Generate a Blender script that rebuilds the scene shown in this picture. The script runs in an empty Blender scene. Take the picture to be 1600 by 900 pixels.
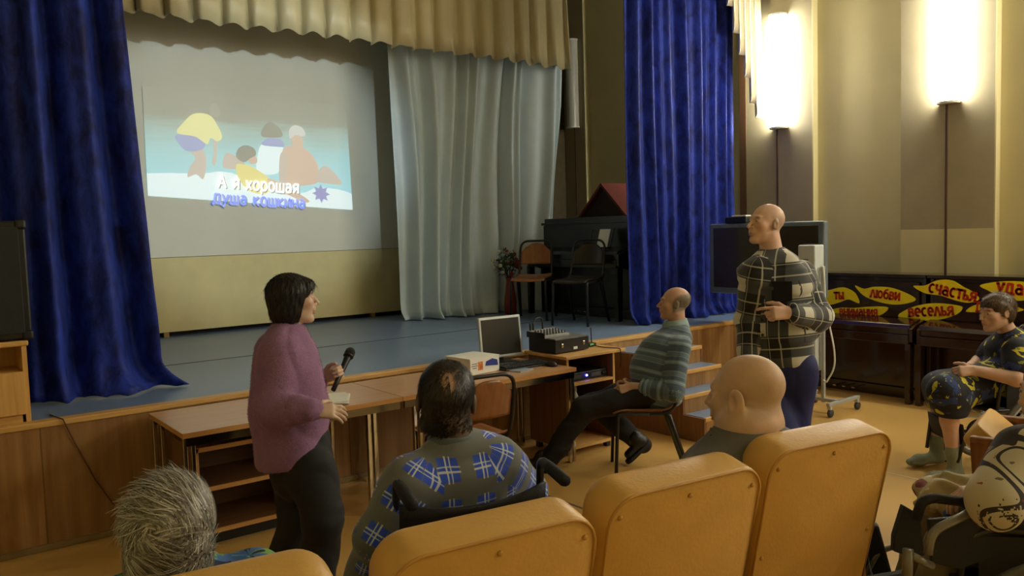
import bpy, bmesh, math, random
import numpy as np
from mathutils import Vector, Matrix
random.seed(7); RNG = np.random.default_rng(7)
S = bpy.context.scene
COL = S.collection
PI = math.pi

# ------------------------------------------------------------------ camera
# X runs along the stage edge to the right, Y into the stage, Z up; metres; eye 1.70 m over the hall floor
EYE = np.array([0.0, 0.0, 1.70]); FPX = 1271.0
_vx = np.array([1650.0, -138.0, FPX]); _vx /= np.linalg.norm(_vx)
_vy = np.array([-985.0, -59.0, FPX]); _vy -= _vx*_vx.dot(_vy); _vy /= np.linalg.norm(_vy)
_vz = np.cross(_vx, _vy)
if _vz[1] > 0: _vz = -_vz
CR = np.stack([_vx, _vy, _vz])
RT, FW, UP = CR@np.array([1., 0, 0]), CR@np.array([0, 0, 1.]), CR@np.array([0, -1., 0])
def pt(x, y, d): return EYE + (CR@np.array([(x-800)/FPX, (y-450)/FPX, 1.0]))*d      # measured point at depth d
def on(x, y, ax, v):
    r = CR@np.array([(x-800)/FPX, (y-450)/FPX, 1.0]); return EYE + r*(v-EYE[ax])/r[ax]
cam = bpy.data.cameras.new('camera'); cam.sensor_width = 36; cam.lens = 36*FPX/1600; cam.clip_end = 60; cam.clip_start = .05
camo = bpy.data.objects.new('camera', cam); COL.objects.link(camo); S.camera = camo
M = Matrix.Identity(4)
for i in range(3):
    M[i][0] = RT[i]; M[i][1] = UP[i]; M[i][2] = -FW[i]; M[i][3] = EYE[i]
camo.matrix_world = M

# ------------------------------------------------------------------ light and exposure
W = bpy.data.worlds.new('world'); S.world = W; W.use_nodes = True
W.node_tree.nodes['Background'].inputs[0].default_value = (1.0, .88, .66, 1)
W.node_tree.nodes['Background'].inputs[1].default_value = 0.0
S.view_settings.view_transform = 'Standard'; S.view_settings.look = 'None'
S.view_settings.exposure = 0.12; S.view_settings.gamma = 1.0; S.view_settings.use_curve_mapping = False
LAMP_STRENGTH = 50.0        # lit wall fluorescents
FILL_LIGHT = 66.0           # added fill light far behind the audience, W
PROJ_W = 430.0              # projector beam
PICTURE = 0.50              # projected picture

# ------------------------------------------------------------------ materials
def s2l(c): return tuple(((v/12.92) if v <= .04045 else ((v+.055)/1.055)**2.4) for v in c)
def rgb(r, g, b): return s2l((r/255, g/255, b/255))
class NT:
    def __init__(s, name):
        s.m = bpy.data.materials.new(name); s.m.use_nodes = True; s.t = s.m.node_tree
        s.b = s.t.nodes['Principled BSDF']
    def n(s, typ, **kw):
        o = s.t.nodes.new(typ)
        for k, v in kw.items():
            if k in o.inputs.keys() if hasattr(o.inputs, 'keys') else False: o.inputs[k].default_value = v
            else: setattr(o, k, v)
        return o
    def l(s, a, b): s.t.links.new(a, b)
def mat(name, col, rough=.5, metal=0, var=.12, scale=12, bump=0, bscale=None, sheen=0, coat=0, spec=.5, stretch=None, sheen_col=None, emit=None, es=0, coord='Object', trans=0):
    k = NT(name); b = k.b
    b.inputs['Roughness'].default_value = rough; b.inputs['Metallic'].default_value = metal
    b.inputs['Specular IOR Level'].default_value = spec
    if coat: b.inputs['Coat Weight'].default_value = coat; b.inputs['Coat Roughness'].default_value = .08
    if sheen:
        b.inputs['Sheen Weight'].default_value = sheen; b.inputs['Sheen Roughness'].default_value = .35
        b.inputs['Sheen Tint'].default_value = (*(sheen_col or col), 1)
    if emit: b.inputs['Emission Color'].default_value = (*emit, 1); b.inputs['Emission Strength'].default_value = es
    if trans: b.inputs['Transmission Weight'].default_value = trans
    tc = k.n('ShaderNodeTexCoord'); src = tc.outputs[coord]
    if stretch:
        mp = k.n('ShaderNodeMapping'); mp.inputs['Scale'].default_value = stretch; k.l(src, mp.inputs[0]); src = mp.outputs[0]
    no = k.n('ShaderNodeTexNoise'); no.inputs['Scale'].default_value = scale; no.inputs['Detail'].default_value = 5
    k.l(src, no.inputs['Vector'])
    cr = k.n('ShaderNodeValToRGB')
    cr.color_ramp.elements[0].position = .3; cr.color_ramp.elements[1].position = .7
    cr.color_ramp.elements[0].color = (*[c*(1-var) for c in col], 1); cr.color_ramp.elements[1].color = (*[min(1, c*(1+var)) for c in col], 1)
    k.l(no.outputs['Fac'], cr.inputs[0]); k.l(cr.outputs[0], b.inputs['Base Color'])
    if bump:
        n2 = no
        if bscale:
            n2 = k.n('ShaderNodeTexNoise'); n2.inputs['Scale'].default_value = bscale; n2.inputs['Detail'].default_value = 4; k.l(src, n2.inputs['Vector'])
        bp = k.n('ShaderNodeBump'); bp.inputs['Strength'].default_value = bump; bp.inputs['Distance'].default_value = .01
        k.l(n2.outputs['Fac'], bp.inputs['Height']); k.l(bp.outputs[0], b.inputs['Normal'])
    return k.m
def wood(name, c1, c2, rough=.4, axis='Z', scale=3.0, coat=0, seam=None, grain=14):
    """Laminate with grain along one axis; seam = (axis, width) gives panel joints with a tone of their own."""
    k = NT(name); b = k.b; b.inputs['Roughness'].default_value = rough
    if coat: b.inputs['Coat Weight'].default_value = coat
    tc = k.n('ShaderNodeTexCoord'); mp = k.n('ShaderNodeMapping'); k.l(tc.outputs['Object'], mp.inputs[0])
    st = {'X': (.6, grain, grain), 'Y': (grain, .6, grain), 'Z': (grain, grain, .6)}[axis]
    mp.inputs['Scale'].default_value = st
    no = k.n('ShaderNodeTexNoise'); no.inputs['Scale'].default_value = scale; no.inputs['Detail'].default_value = 6; no.inputs['Distortion'].default_value = .6
    k.l(mp.outputs[0], no.inputs['Vector'])
    cr = k.n('ShaderNodeValToRGB'); cr.color_ramp.elements[0].position = .32; cr.color_ramp.elements[1].position = .68
    cr.color_ramp.elements[0].color = (*c1, 1); cr.color_ramp.elements[1].color = (*c2, 1)
    k.l(no.outputs['Fac'], cr.inputs[0]); out = cr.outputs[0]
    if seam:
        sx = k.n('ShaderNodeSeparateXYZ'); k.l(tc.outputs['Object'], sx.inputs[0])
        dv = k.n('ShaderNodeMath', operation='DIVIDE'); k.l(sx.outputs[seam[0]], dv.inputs[0]); dv.inputs[1].default_value = seam[1]
        fl = k.n('ShaderNodeMath', operation='FLOOR'); k.l(dv.outputs[0], fl.inputs[0])
        wn = k.n('ShaderNodeTexWhiteNoise', noise_dimensions='1D'); k.l(fl.outputs[0], wn.inputs['W'])
        fr = k.n('ShaderNodeMath', operation='FRACT'); k.l(dv.outputs[0], fr.inputs[0])
        lt = k.n('ShaderNodeMath', operation='GREATER_THAN'); k.l(fr.outputs[0], lt.inputs[0]); lt.inputs[1].default_value = .012
        mr = k.n('ShaderNodeMapRange'); k.l(wn.outputs['Value'], mr.inputs['Value']); mr.inputs['To Min'].default_value = .78; mr.inputs['To Max'].default_value = 1.12
        mu = k.n('ShaderNodeMath', operation='MULTIPLY'); k.l(mr.outputs[0], mu.inputs[0])
        m2 = k.n('ShaderNodeMapRange'); k.l(lt.outputs[0], m2.inputs['Value']); m2.inputs['To Min'].default_value = .55
        k.l(m2.outputs[0], mu.inputs[1])
        mx = k.n('ShaderNodeVectorMath', operation='SCALE'); k.l(out, mx.inputs[0]); k.l(mu.outputs[0], mx.inputs['Scale']); out = mx.outputs[0]
    k.l(out, b.inputs['Base Color'])
    return k.m
def plaid(name, base, bands, rough=.85, period=(.1, .1), bump=.15):
    """Woven check on the garment's own cloth coordinates: bands = (axis, centre, half width, colour, mix)."""
    k = NT(name); b = k.b; b.inputs['Roughness'].default_value = rough
    b.inputs['Sheen Weight'].default_value = .25
    uv = k.n('ShaderNodeUVMap'); sx = k.n('ShaderNodeSeparateXYZ'); k.l(uv.outputs[0], sx.inputs[0])
    fr = []
    for i in (0, 1):
        d = k.n('ShaderNodeMath', operation='DIVIDE'); k.l(sx.outputs[i], d.inputs[0]); d.inputs[1].default_value = period[i]
        f = k.n('ShaderNodeMath', operation='FRACT'); k.l(d.outputs[0], f.inputs[0]); fr.append(f.outputs[0])
    def band(ax, c, hw):
        s = k.n('ShaderNodeMath', operation='SUBTRACT'); k.l(fr[ax], s.inputs[0]); s.inputs[1].default_value = c
        a = k.n('ShaderNodeMath', operation='ABSOLUTE'); k.l(s.outputs[0], a.inputs[0])
        l = k.n('ShaderNodeMath', operation='LESS_THAN'); k.l(a.outputs[0], l.inputs[0]); l.inputs[1].default_value = hw
        return l.outputs[0]
    cur = k.n('ShaderNodeRGB'); cur.outputs[0].default_value = (*base, 1); out = cur.outputs[0]
    for (a, colr, mixf) in bands:
        m = None
        for (ax, c, hw) in a:
            v = band(ax, c, hw)
            if m is None: m = v
            else:
                q = k.n('ShaderNodeMath', operation='MULTIPLY'); k.l(m, q.inputs[0]); k.l(v, q.inputs[1]); m = q.outputs[0]
        q = k.n('ShaderNodeMath', operation='MULTIPLY'); k.l(m, q.inputs[0]); q.inputs[1].default_value = mixf
        mx = k.n('ShaderNodeMix', data_type='RGBA'); k.l(q.outputs[0], mx.inputs[0]); k.l(out, mx.inputs[6]); mx.inputs[7].default_value = (*colr, 1)
        out = mx.outputs[2]
    k.l(out, b.inputs['Base Color'])
    if bump:
        no = k.n('ShaderNodeTexNoise'); no.inputs['Scale'].default_value = 300; k.l(uv.outputs[0], no.inputs['Vector'])
        bp = k.n('ShaderNodeBump'); bp.inputs['Strength'].default_value = bump; bp.inputs['Distance'].default_value = .004; k.l(no.outputs['Fac'], bp.inputs['Height']); k.l(bp.outputs[0], b.inputs['Normal'])
    return k.m
def blotch(name, layers, rough=.8, coord='UV'):
    """Printed cloth: layers of (colour, noise scale, threshold, offset) over the first colour."""
    k = NT(name); b = k.b; b.inputs['Roughness'].default_value = rough
    if coord == 'UV': src = k.n('ShaderNodeUVMap').outputs[0]
    else: src = k.n('ShaderNodeTexCoord').outputs[coord]
    cur = k.n('ShaderNodeRGB'); cur.outputs[0].default_value = (*layers[0], 1); out = cur.outputs[0]
    for (colr, sc, th, off) in layers[1:]:
        mp = k.n('ShaderNodeMapping'); mp.inputs['Location'].default_value = (off, off*.7, off*1.3); k.l(src, mp.inputs[0])
        no = k.n('ShaderNodeTexNoise'); no.inputs['Scale'].default_value = sc; no.inputs['Detail'].default_value = 2.5; k.l(mp.outputs[0], no.inputs['Vector'])
        if isinstance(th, tuple):                                # a drawn line that follows a contour of the noise
            sb = k.n('ShaderNodeMath', operation='SUBTRACT'); k.l(no.outputs['Fac'], sb.inputs[0]); sb.inputs[1].default_value = th[0]
            ab = k.n('ShaderNodeMath', operation='ABSOLUTE'); k.l(sb.outputs[0], ab.inputs[0]); no.inputs['Detail'].default_value = .5
            g = k.n('ShaderNodeMath', operation='LESS_THAN'); k.l(ab.outputs[0], g.inputs[0]); g.inputs[1].default_value = th[1]
        else: g = k.n('ShaderNodeMath', operation='GREATER_THAN'); k.l(no.outputs['Fac'], g.inputs[0]); g.inputs[1].default_value = th
        mx = k.n('ShaderNodeMix', data_type='RGBA'); k.l(g.outputs[0], mx.inputs[0]); k.l(out, mx.inputs[6]); mx.inputs[7].default_value = (*colr, 1); out = mx.outputs[2]
    k.l(out, b.inputs['Base Color'])
    return k.m
def attr_mat(name, rough=.5, spec=.4, bump=.1, bscale=180, sss=0, sheen=0):
    k = NT(name); b = k.b; b.inputs['Roughness'].default_value = rough; b.inputs['Specular IOR Level'].default_value = spec
    a = k.n('ShaderNodeAttribute', attribute_name='Col'); 
    tc = k.n('ShaderNodeTexCoord'); no = k.n('ShaderNodeTexNoise'); no.inputs['Scale'].default_value = 22; no.inputs['Detail'].default_value = 6; k.l(tc.outputs['Object'], no.inputs['Vector'])
    mr = k.n('ShaderNodeMapRange'); k.l(no.outputs['Fac'], mr.inputs['Value']); mr.inputs['To Min'].default_value = .82; mr.inputs['To Max'].default_value = 1.16
    mx = k.n('ShaderNodeVectorMath', operation='SCALE'); k.l(a.outputs['Color'], mx.inputs[0]); k.l(mr.outputs[0], mx.inputs['Scale']); k.l(mx.outputs[0], b.inputs['Base Color'])
    if sss: b.inputs['Subsurface Weight'].default_value = sss; b.inputs['Subsurface Radius'].default_value = (.012, .005, .003)
    if sheen: b.inputs['Sheen Weight'].default_value = sheen
    n2 = k.n('ShaderNodeTexNoise'); n2.inputs['Scale'].default_value = bscale; k.l(tc.outputs['Object'], n2.inputs['Vector'])
    bp = k.n('ShaderNodeBump'); bp.inputs['Strength'].default_value = bump; bp.inputs['Distance'].default_value = .003; k.l(n2.outputs['Fac'], bp.inputs['Height']); k.l(bp.outputs[0], b.inputs['Normal'])
    return k.m

# ------------------------------------------------------------------ mesh helpers
def link(name, me, m=None, parent=None):
    o = bpy.data.objects.new(name, me); COL.objects.link(o)
    if m: me.materials.append(m)
    if parent: o.parent = parent
    return o
def bx(c, d, bev=0, rot=None, seg=2, bm=None):
    """box into bm (or a new one): centre c, size d, bevelled edges, optional rotation matrix"""
    t = bmesh.new(); bmesh.ops.create_cube(t, size=1); bmesh.ops.scale(t, verts=t.verts, vec=d)
    if bev: bmesh.ops.bevel(t, geom=t.edges[:], offset=bev, segments=seg, affect='EDGES', profile=.5)
    if rot is not None: bmesh.ops.transform(t, matrix=rot, verts=t.verts)
    bmesh.ops.translate(t, verts=t.verts, vec=c)
    return merge(bm, t)
def merge(bm, t):
    if bm is None: return t
    me = bpy.data.meshes.new('tmp'); t.to_mesh(me); t.free(); bm.from_mesh(me); bpy.data.meshes.remove(me); return bm
def tube(pts, r, bm=None, n=10, closed=False, flat=1.0, cap=True):
    """round tube along a polyline; r may be a list"""
    t = bmesh.new(); P = [Vector(p) for p in pts]; N = len(P); rings = []
    rr = r if hasattr(r, '__len__') else [r]*N
    up = None
    for i, p in enumerate(P):
        a = P[i-1] if i or closed else P[0]; b = P[(i+1) % N] if (i < N-1 or closed) else P[-1]
        d = (b-a); d = d.normalized() if d.length > 1e-9 else Vector((0, 0, 1))
        if up is None: up = Vector((0, 0, 1)) if abs(d.z) < .9 else Vector((1, 0, 0))
        u = up - d*up.dot(d)
        if u.length < 1e-6: u = d.orthogonal()
        u.normalize(); w = d.cross(u); up = u
        rings.append([t.verts.new(p + (u*math.cos(2*PI*k/n)*flat + w*math.sin(2*PI*k/n))*rr[i]) for k in range(n)])
    for i in range(N if closed else N-1):
        A, B = rings[i], rings[(i+1) % N]
        for k in range(n): t.faces.new((A[k], A[(k+1) % n], B[(k+1) % n], B[k]))
    if not closed and cap: t.faces.new(rings[0][::-1]); t.faces.new(rings[-1])
    for f in t.faces: f.smooth = True
    return merge(bm, t)
def arc(c, u, v, r, a0, a1, n=16):
    c, u, v = Vector(c), Vector(u), Vector(v)
    return [c + u*r*math.cos(a0+(a1-a0)*i/n) + v*r*math.sin(a0+(a1-a0)*i/n) for i in range(n+1)]
def fillet(pts, r=.05, n=5):
    """round the corners of a polyline"""
    P = [Vector(p) for p in pts]; out = [P[0]]
    for i in range(1, len(P)-1):
        a, b, c = P[i-1], P[i], P[i+1]; d1 = (a-b); d2 = (c-b)
        q = min(r, d1.length*.48, d2.length*.48); p0 = b+d1.normalized()*q; p1 = b+d2.normalized()*q
        for k in range(n+1):
            t = k/n; out.append(p0*(1-t)**2 + b*2*t*(1-t) + p1*t*t)
    return out+[P[-1]]
def lathe(prof, c=(0, 0, 0), n=24, rot=None, bm=None):
    t = bmesh.new(); rings = []
    for (r, z) in prof:
        rings.append([t.verts.new((r*math.cos(2*PI*k/n), r*math.sin(2*PI*k/n), z)) for k in range(n)] if r > 1e-6 else [t.verts.new((0, 0, z))])
    for A, B in zip(rings, rings[1:]):
        for k in range(n):
            a = [A[k % len(A)], A[(k+1) % len(A)], B[(k+1) % len(B)], B[k % len(B)]]
            u = []
            for q in a:
                if q not in u: u.append(q)
            if len(u) > 2: t.faces.new(u)
    if len(rings[0]) > 1: t.faces.new(rings[0][::-1])
    if len(rings[-1]) > 1: t.faces.new(rings[-1])
    for f in t.faces: f.smooth = True
    if rot is not None: bmesh.ops.transform(t, matrix=rot, verts=t.verts)
    bmesh.ops.translate(t, verts=t.verts, vec=c)
    return merge(bm, t)
def prism(poly, ax, depth, bm=None, bev=0):
    """poly: closed outline of 3D points; extruded along vector ax*depth"""
    t = bmesh.new(); v = [t.verts.new(p) for p in poly]; f = t.faces.new(v)
    r = bmesh.ops.extrude_face_region(t, geom=[f]); ev = [g for g in r['geom'] if isinstance(g, bmesh.types.BMVert)]
    bmesh.ops.translate(t, verts=ev, vec=Vector(ax)*depth); bmesh.ops.recalc_face_normals(t, faces=t.faces)
    if bev: bmesh.ops.bevel(t, geom=t.edges[:], offset=bev, segments=2, affect='EDGES', profile=.5)
    return merge(bm, t)
def obj(name, bm, m, parent=None, shift=None, smooth=None, bevel=0):
    """link a bmesh as ONE mesh object; shift = the parent's base, for shapes laid out in room coordinates"""
    if shift is not None: bmesh.ops.translate(bm, verts=bm.verts, vec=[-c for c in shift])
    bmesh.ops.recalc_face_normals(bm, faces=bm.faces)
    me = bpy.data.meshes.new(name); bm.to_mesh(me); bm.free()
    o = link(name, me, m, parent)
    if smooth:
        me.shade_smooth()
    if bevel:
        mo = o.modifiers.new('bevel', 'BEVEL'); mo.width = bevel; mo.segments = 2; mo.limit_method = 'ANGLE'
    return o
def tag(o, label, cat, group=None, kind=None):
    o['label'] = label; o['category'] = cat
    if group: o['group'] = group
    if kind: o['kind'] = kind
    return o
def thing(name, label, cat, loc=(0, 0, 0), rz=0, group=None):
    o = bpy.data.objects.new(name, None); COL.objects.link(o); o.location = loc; o.rotation_euler = (0, 0, rz)
    return tag(o, label, cat, group)
def struct(name, bm, m, label=None, cat=None, bevel=0):
    o = obj(name, bm, m, bevel=bevel); o['kind'] = 'structure'
    if label: o['label'] = label; o['category'] = cat
    return o
def dup(root, loc, rz, label, group=None):
    r = root.copy(); COL.objects.link(r); r.location = loc; r.rotation_euler = (0, 0, rz); r['label'] = label
    if group: r['group'] = group
    for ch in list(root.children):
        c = ch.copy(); COL.objects.link(c); c.parent = r
        for g in list(ch.children):
            d = g.copy(); COL.objects.link(d); d.parent = c
    return r
def sheet(name, fn, nu, nv, m, parent=None, thick=.004, shift=None, uvs=(1, 1)):
    t = bmesh.new(); V = [[t.verts.new(fn(i/(nu-1), j/(nv-1))) for j in range(nv)] for i in range(nu)]
    uvl = t.loops.layers.uv.new('UVMap')
    for i in range(nu-1):
        for j in range(nv-1):
            f = t.faces.new((V[i][j], V[i+1][j], V[i+1][j+1], V[i][j+1])); f.smooth = True
            for lp, (a, b) in zip(f.loops, ((i, j), (i+1, j), (i+1, j+1), (i, j+1))): lp[uvl].uv = (a/(nu-1)*uvs[0], b/(nv-1)*uvs[1])
    if shift is not None: bmesh.ops.translate(t, verts=t.verts, vec=[-c for c in shift])
    me = bpy.data.meshes.new(name); t.to_mesh(me); t.free(); o = link(name, me, m, parent)
    if thick: so = o.modifiers.new('thickness', 'SOLIDIFY'); so.thickness = thick; so.offset = 0
    return o
def _el(cx, cy, rx, ry, a0=0, a1=360, n=14): return [(cx+rx*math.cos(math.radians(a0+(a1-a0)*i/n)), cy+ry*math.sin(math.radians(a0+(a1-a0)*i/n))) for i in range(n+1)]
_SOFT = [(.08, 1), (.08, 0), (.40, 0), (.52, .10), (.54, .28), (.44, .47), (.08, .5)]
GLYPH = {  # Cyrillic letters as strokes: advance, polylines (x-height 1)
 'а': (.80, [_el(.36, .30, .28, .30), [(.64, 0), (.64, .66), (.54, .92), (.34, 1), (.12, .88)]]), 'б': (.78, [_el(.38, .42, .31, .42), [(.07, .45), (.10, .95), (.30, 1.22), (.66, 1.34)]]),
 'в': (.74, [[(.08, 0), (.08, 1), (.40, 1), (.56, .90), (.56, .66), (.40, .53), (.08, .53)], [(.40, .53), (.62, .42), (.62, .12), (.42, 0), (.08, 0)]]), 'д': (.92, [[(.14, 0), (.26, 1), (.70, 1), (.70, 0)], [(.02, -.22), (.02, 0), (.86, 0), (.86, -.22)]]),
 'е': (.78, [[(.08, .5), (.68, .5)]+_el(.38, .5, .30, .5, 0, 305)[1:]]), 'и': (.76, [[(.08, 1), (.08, 0), (.64, 1), (.64, 0)]]), 'к': (.72, [[(.08, 0), (.08, 1)], [(.62, 1), (.12, .48), (.64, 0)]]),
 'л': (.78, [[(.02, 0), (.30, 1), (.40, 1), (.68, 0)]]), 'м': (.92, [[(.06, 0), (.10, 1), (.43, .15), (.76, 1), (.80, 0)]]), 'н': (.78, [[(.08, 0), (.08, 1)], [(.66, 0), (.66, 1)], [(.08, .5), (.66, .5)]]),
 'о': (.80, [_el(.38, .5, .31, .5)]), 'р': (.78, [[(.08, -.40), (.08, 1)], _el(.38, .5, .30, .5)]), 'с': (.70, [_el(.38, .5, .30, .5, 48, 312)]), 'т': (.70, [[(.33, 0), (.33, 1)], [(.02, 1), (.64, 1)]]),
 'у': (.72, [[(.04, 1), (.34, .08)], [(.64, 1), (.26, -.20), (.06, -.38)]]), 'х': (.70, [[(.04, 0), (.62, 1)], [(.04, 1), (.62, 0)]]), 'ч': (.74, [[(.08, 1), (.10, .60), (.26, .43), (.62, .46)], [(.62, 1), (.62, 0)]]),
 'ш': (1.04, [[(.08, 1), (.08, 0), (.90, 0), (.90, 1)], [(.49, 0), (.49, 1)]]), 'ы': (.92, [_SOFT, [(.78, 0), (.78, 1)]]), 'ь': (.66, [_SOFT]), 'ю': (1.04, [[(.08, 0), (.08, 1)], [(.08, .5), (.32, .5)], _el(.62, .5, .30, .5)]),
 'я': (.76, [[(.64, 0), (.64, 1), (.28, 1), (.10, .86), (.10, .62), (.28, .46), (.64, .46)], [(.36, .46), (.04, 0)]]), 'Д': (1.0, [[(.16, 0), (.34, 1.34), (.78, 1.34), (.78, 0)], [(.02, -.24), (.02, 0), (.94, 0), (.94, -.24)]]),
 'А': (.94, [[(.02, 0), (.44, 1.34), (.86, 0)], [(.18, .46), (.70, .46)]])}
def text_mesh(name, s, size, m, parent, origin, ux, uy, weight=.2, serif=False, split=False):
    """lettering cut from strokes, lying in the plane (ux, uy) about origin; size = x-height; split gives one part per word"""
    ux, uy = Vector(ux).normalized(), Vector(uy); uy = (uy-ux*uy.dot(ux)).normalized(); uz = ux.cross(uy); h = weight/2
    total = sum(GLYPH[c][0] if c != ' ' else .5 for c in s)+.10*(len(s)-1); x = -total/2; words = [[]]
    for c in s:
        if c == ' ': x += .6; words.append([]); continue
        for ln in GLYPH[c][1]:
            ln = [(x+a, b-.5) for a, b in ln]; words[-1].append(ln)
            if serif:
                for (a, b) in (ln[0], ln[-1]):
                    if abs(b+.5) < .01 or abs(b-.5) < .01: words[-1].append([(a-.17, b), (a+.17, b)])
        x += GLYPH[c][0]+.10
    out = []
    for wd in (words if split else [sum(words, [])]):
        t = bmesh.new(); P = lambda a, b, lift=0: Vector(origin)+ux*a*size+uy*b*size+uz*lift
        for ln in wd:
            for (a, b), (c, d) in zip(ln, ln[1:]):
                L = math.hypot(c-a, d-b) or 1; nx, ny = -(d-b)/L*h, (c-a)/L*h
                t.faces.new([t.verts.new(P(*q)) for q in ((a-nx, b-ny), (c-nx, d-ny), (c+nx, d+ny), (a+nx, b+ny))])
            for (a, b) in (ln[1:-1] if ln[0] != ln[-1] else ln): t.faces.new([t.verts.new(P(a+h*math.cos(k*PI/4), b+h*math.sin(k*PI/4), .00004)) for k in range(8)])
        me = bpy.data.meshes.new(name); t.to_mesh(me); t.free(); out.append(link(name, me, m, parent))
    return out
# ------------------------------------------------------------------ figures: one continuous surface grown from blended limbs
A_ = lambda *v: np.array(v, float)
def nrm(v): v = np.asarray(v, float); return v/np.linalg.norm(v)
def smin(a, b, k):
    if k <= 0: return np.minimum(a, b)
    h = np.maximum(k-np.abs(a-b), 0)/k; return np.minimum(a, b)-h*h*k*.25
def smax(a, b, k): return -smin(-a, -b, k)
def cone(P, a, b, ra, rb):
    a, b = np.asarray(a, float), np.asarray(b, float); d = b-a; t = np.clip(((P-a)@d)/max(d@d, 1e-12), 0, 1)
    return np.linalg.norm(P-a-t[:, None]*d, axis=1)-(ra+t*(rb-ra))
def ell(P, c, r, R=None):
    q = P-np.asarray(c, float)
    if R is not None: q = q@R
    r = np.asarray(r, float); k0 = np.linalg.norm(q/r, axis=1); k1 = np.linalg.norm(q/(r*r), axis=1)
    return k0*(k0-1)/np.maximum(k1, 1e-9)
def eseg(P, a, b, A, B, u):
    a, b = np.asarray(a, float), np.asarray(b, float); d = b-a; L = np.linalg.norm(d); d = d/max(L, 1e-9)
    u = nrm(u-d*(d@u)); v = np.cross(d, u); q = P-a; s = q@d; t = np.clip(s/max(L, 1e-9), 0, 1); o = s-t*L
    ru = A[0]+t*(B[0]-A[0]); rv = A[1]+t*(B[1]-A[1]); m = np.minimum(ru, rv)
    return (np.sqrt((q@u/ru)**2+(q@v/rv)**2+(o/m)**2)-1)*m
def nets(fn, lo, hi, h):
    lo, hi = np.asarray(lo, float), np.asarray(hi, float); B = 8
    nb = np.ceil((hi-lo)/(h*B)).astype(int)+1; n = nb*B
    g = np.stack(np.meshgrid(*[np.arange(k) for k in nb], indexing='ij'), -1).reshape(-1, 3)
    dc = fn(lo+(g*B+(B-1)/2)*h)
    V = np.repeat(np.repeat(np.repeat(np.where(dc > 0, 1, -1).astype(np.float32).reshape(nb), B, 0), B, 1), B, 2)
    act = g[np.abs(dc) < h*B*1.5]
    loc = np.stack(np.meshgrid(*[np.arange(B)]*3, indexing='ij'), -1).reshape(-1, 3)
    for i in range(0, len(act), 400):
        ix = (act[i:i+400, None, :]*B+loc[None]).reshape(-1, 3)
        V[ix[:, 0], ix[:, 1], ix[:, 2]] = fn(lo+ix*h)
    s = V < 0; c = sum(s[a:n[0]-1+a, b:n[1]-1+b, d:n[2]-1+d].astype(np.int8) for a in (0, 1) for b in (0, 1) for d in (0, 1))
    mask = (c > 0) & (c < 8); co = np.argwhere(mask); idx = np.full(mask.shape, -1, np.int32); idx[mask] = np.arange(len(co))
    acc = np.zeros((len(co), 3)); cnt = np.zeros(len(co))
    cor = [(a, b, d) for a in (0, 1) for b in (0, 1) for d in (0, 1)]
    for o1 in cor:
        for ax in range(3):
            if o1[ax]: continue
            o2 = list(o1); o2[ax] = 1
            a = V[co[:, 0]+o1[0], co[:, 1]+o1[1], co[:, 2]+o1[2]]; b = V[co[:, 0]+o2[0], co[:, 1]+o2[1], co[:, 2]+o2[2]]
            x = (a < 0) != (b < 0); t = np.where(x, a/np.where(x, a-b, 1), 0)
            p = np.tile(np.array(o1, float), (len(co), 1)); p[:, ax] += t
            acc[x] += p[x]; cnt[x] += 1
    verts = lo+h*(co+acc/cnt[:, None]); F = []
    for ax in range(3):
        sl0 = [slice(None)]*3; sl1 = [slice(None)]*3; sl0[ax] = slice(0, -1); sl1[ax] = slice(1, None)
        e = s[tuple(sl0)] != s[tuple(sl1)]; E = np.argwhere(e); b1, b2 = (ax+1) % 3, (ax+2) % 3
        E = E[(E[:, b1] > 0) & (E[:, b2] > 0) & (E[:, b1] < n[b1]-1) & (E[:, b2] < n[b2]-1)]
        if not len(E): continue
        def cell(d1, d2):
            q = E.copy(); q[:, b1] += d1; q[:, b2] += d2; return idx[q[:, 0], q[:, 1], q[:, 2]]
        Q = np.stack([cell(-1, -1), cell(0, -1), cell(0, 0), cell(-1, 0)], 1)
        fl = ~s[E[:, 0], E[:, 1], E[:, 2]]; Q[fl] = Q[fl][:, ::-1]; F.append(Q)
    F = np.concatenate(F); F = F[(F >= 0).all(1)]
    return verts, F
def to_mesh(name, v, f, m, parent=None, cols=None, uv=None, base=(0, 0, 0), smooth=True):
    me = bpy.data.meshes.new(name); v = np.asarray(v, float)-np.asarray(base, float); k = f.shape[1]
    me.vertices.add(len(v)); me.vertices.foreach_set('co', v.astype(np.float32).ravel())
    me.loops.add(f.size); me.loops.foreach_set('vertex_index', f.astype(np.int32).ravel())
    me.polygons.add(len(f)); me.polygons.foreach_set('loop_start', (np.arange(len(f))*k).astype(np.int32)); me.polygons.foreach_set('loop_total', np.full(len(f), k, np.int32))
    me.update(calc_edges=True); me.validate()
    if smooth: me.shade_smooth()
    if cols is not None:
        a = me.color_attributes.new('Col', 'FLOAT_COLOR', 'POINT'); a.data.foreach_set('color', np.concatenate([cols, np.ones((len(cols), 1))], 1).astype(np.float32).ravel())
    if uv is not None:
        u = me.uv_layers.new(name='UVMap'); u.data.foreach_set('uv', uv.astype(np.float32).ravel())
    return link(name, me, m, parent)
def frame(fwd, up=(0, 0, 1)):
    """columns: person's right, forward, up"""
    y = nrm(fwd); up = np.asarray(up, float); z = nrm(up-y*(up@y)); return np.stack([np.cross(y, z), y, z], 1)
def rotax(R, ax, deg):
    """turn frame R about its own axis number ax"""
    a = math.radians(deg); c, s = math.cos(a), math.sin(a); i, j = (ax+1) % 3, (ax+2) % 3; Q = R.copy()
    Q[:, i] = R[:, i]*c+R[:, j]*s; Q[:, j] = -R[:, i]*s+R[:, j]*c; return Q
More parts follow.
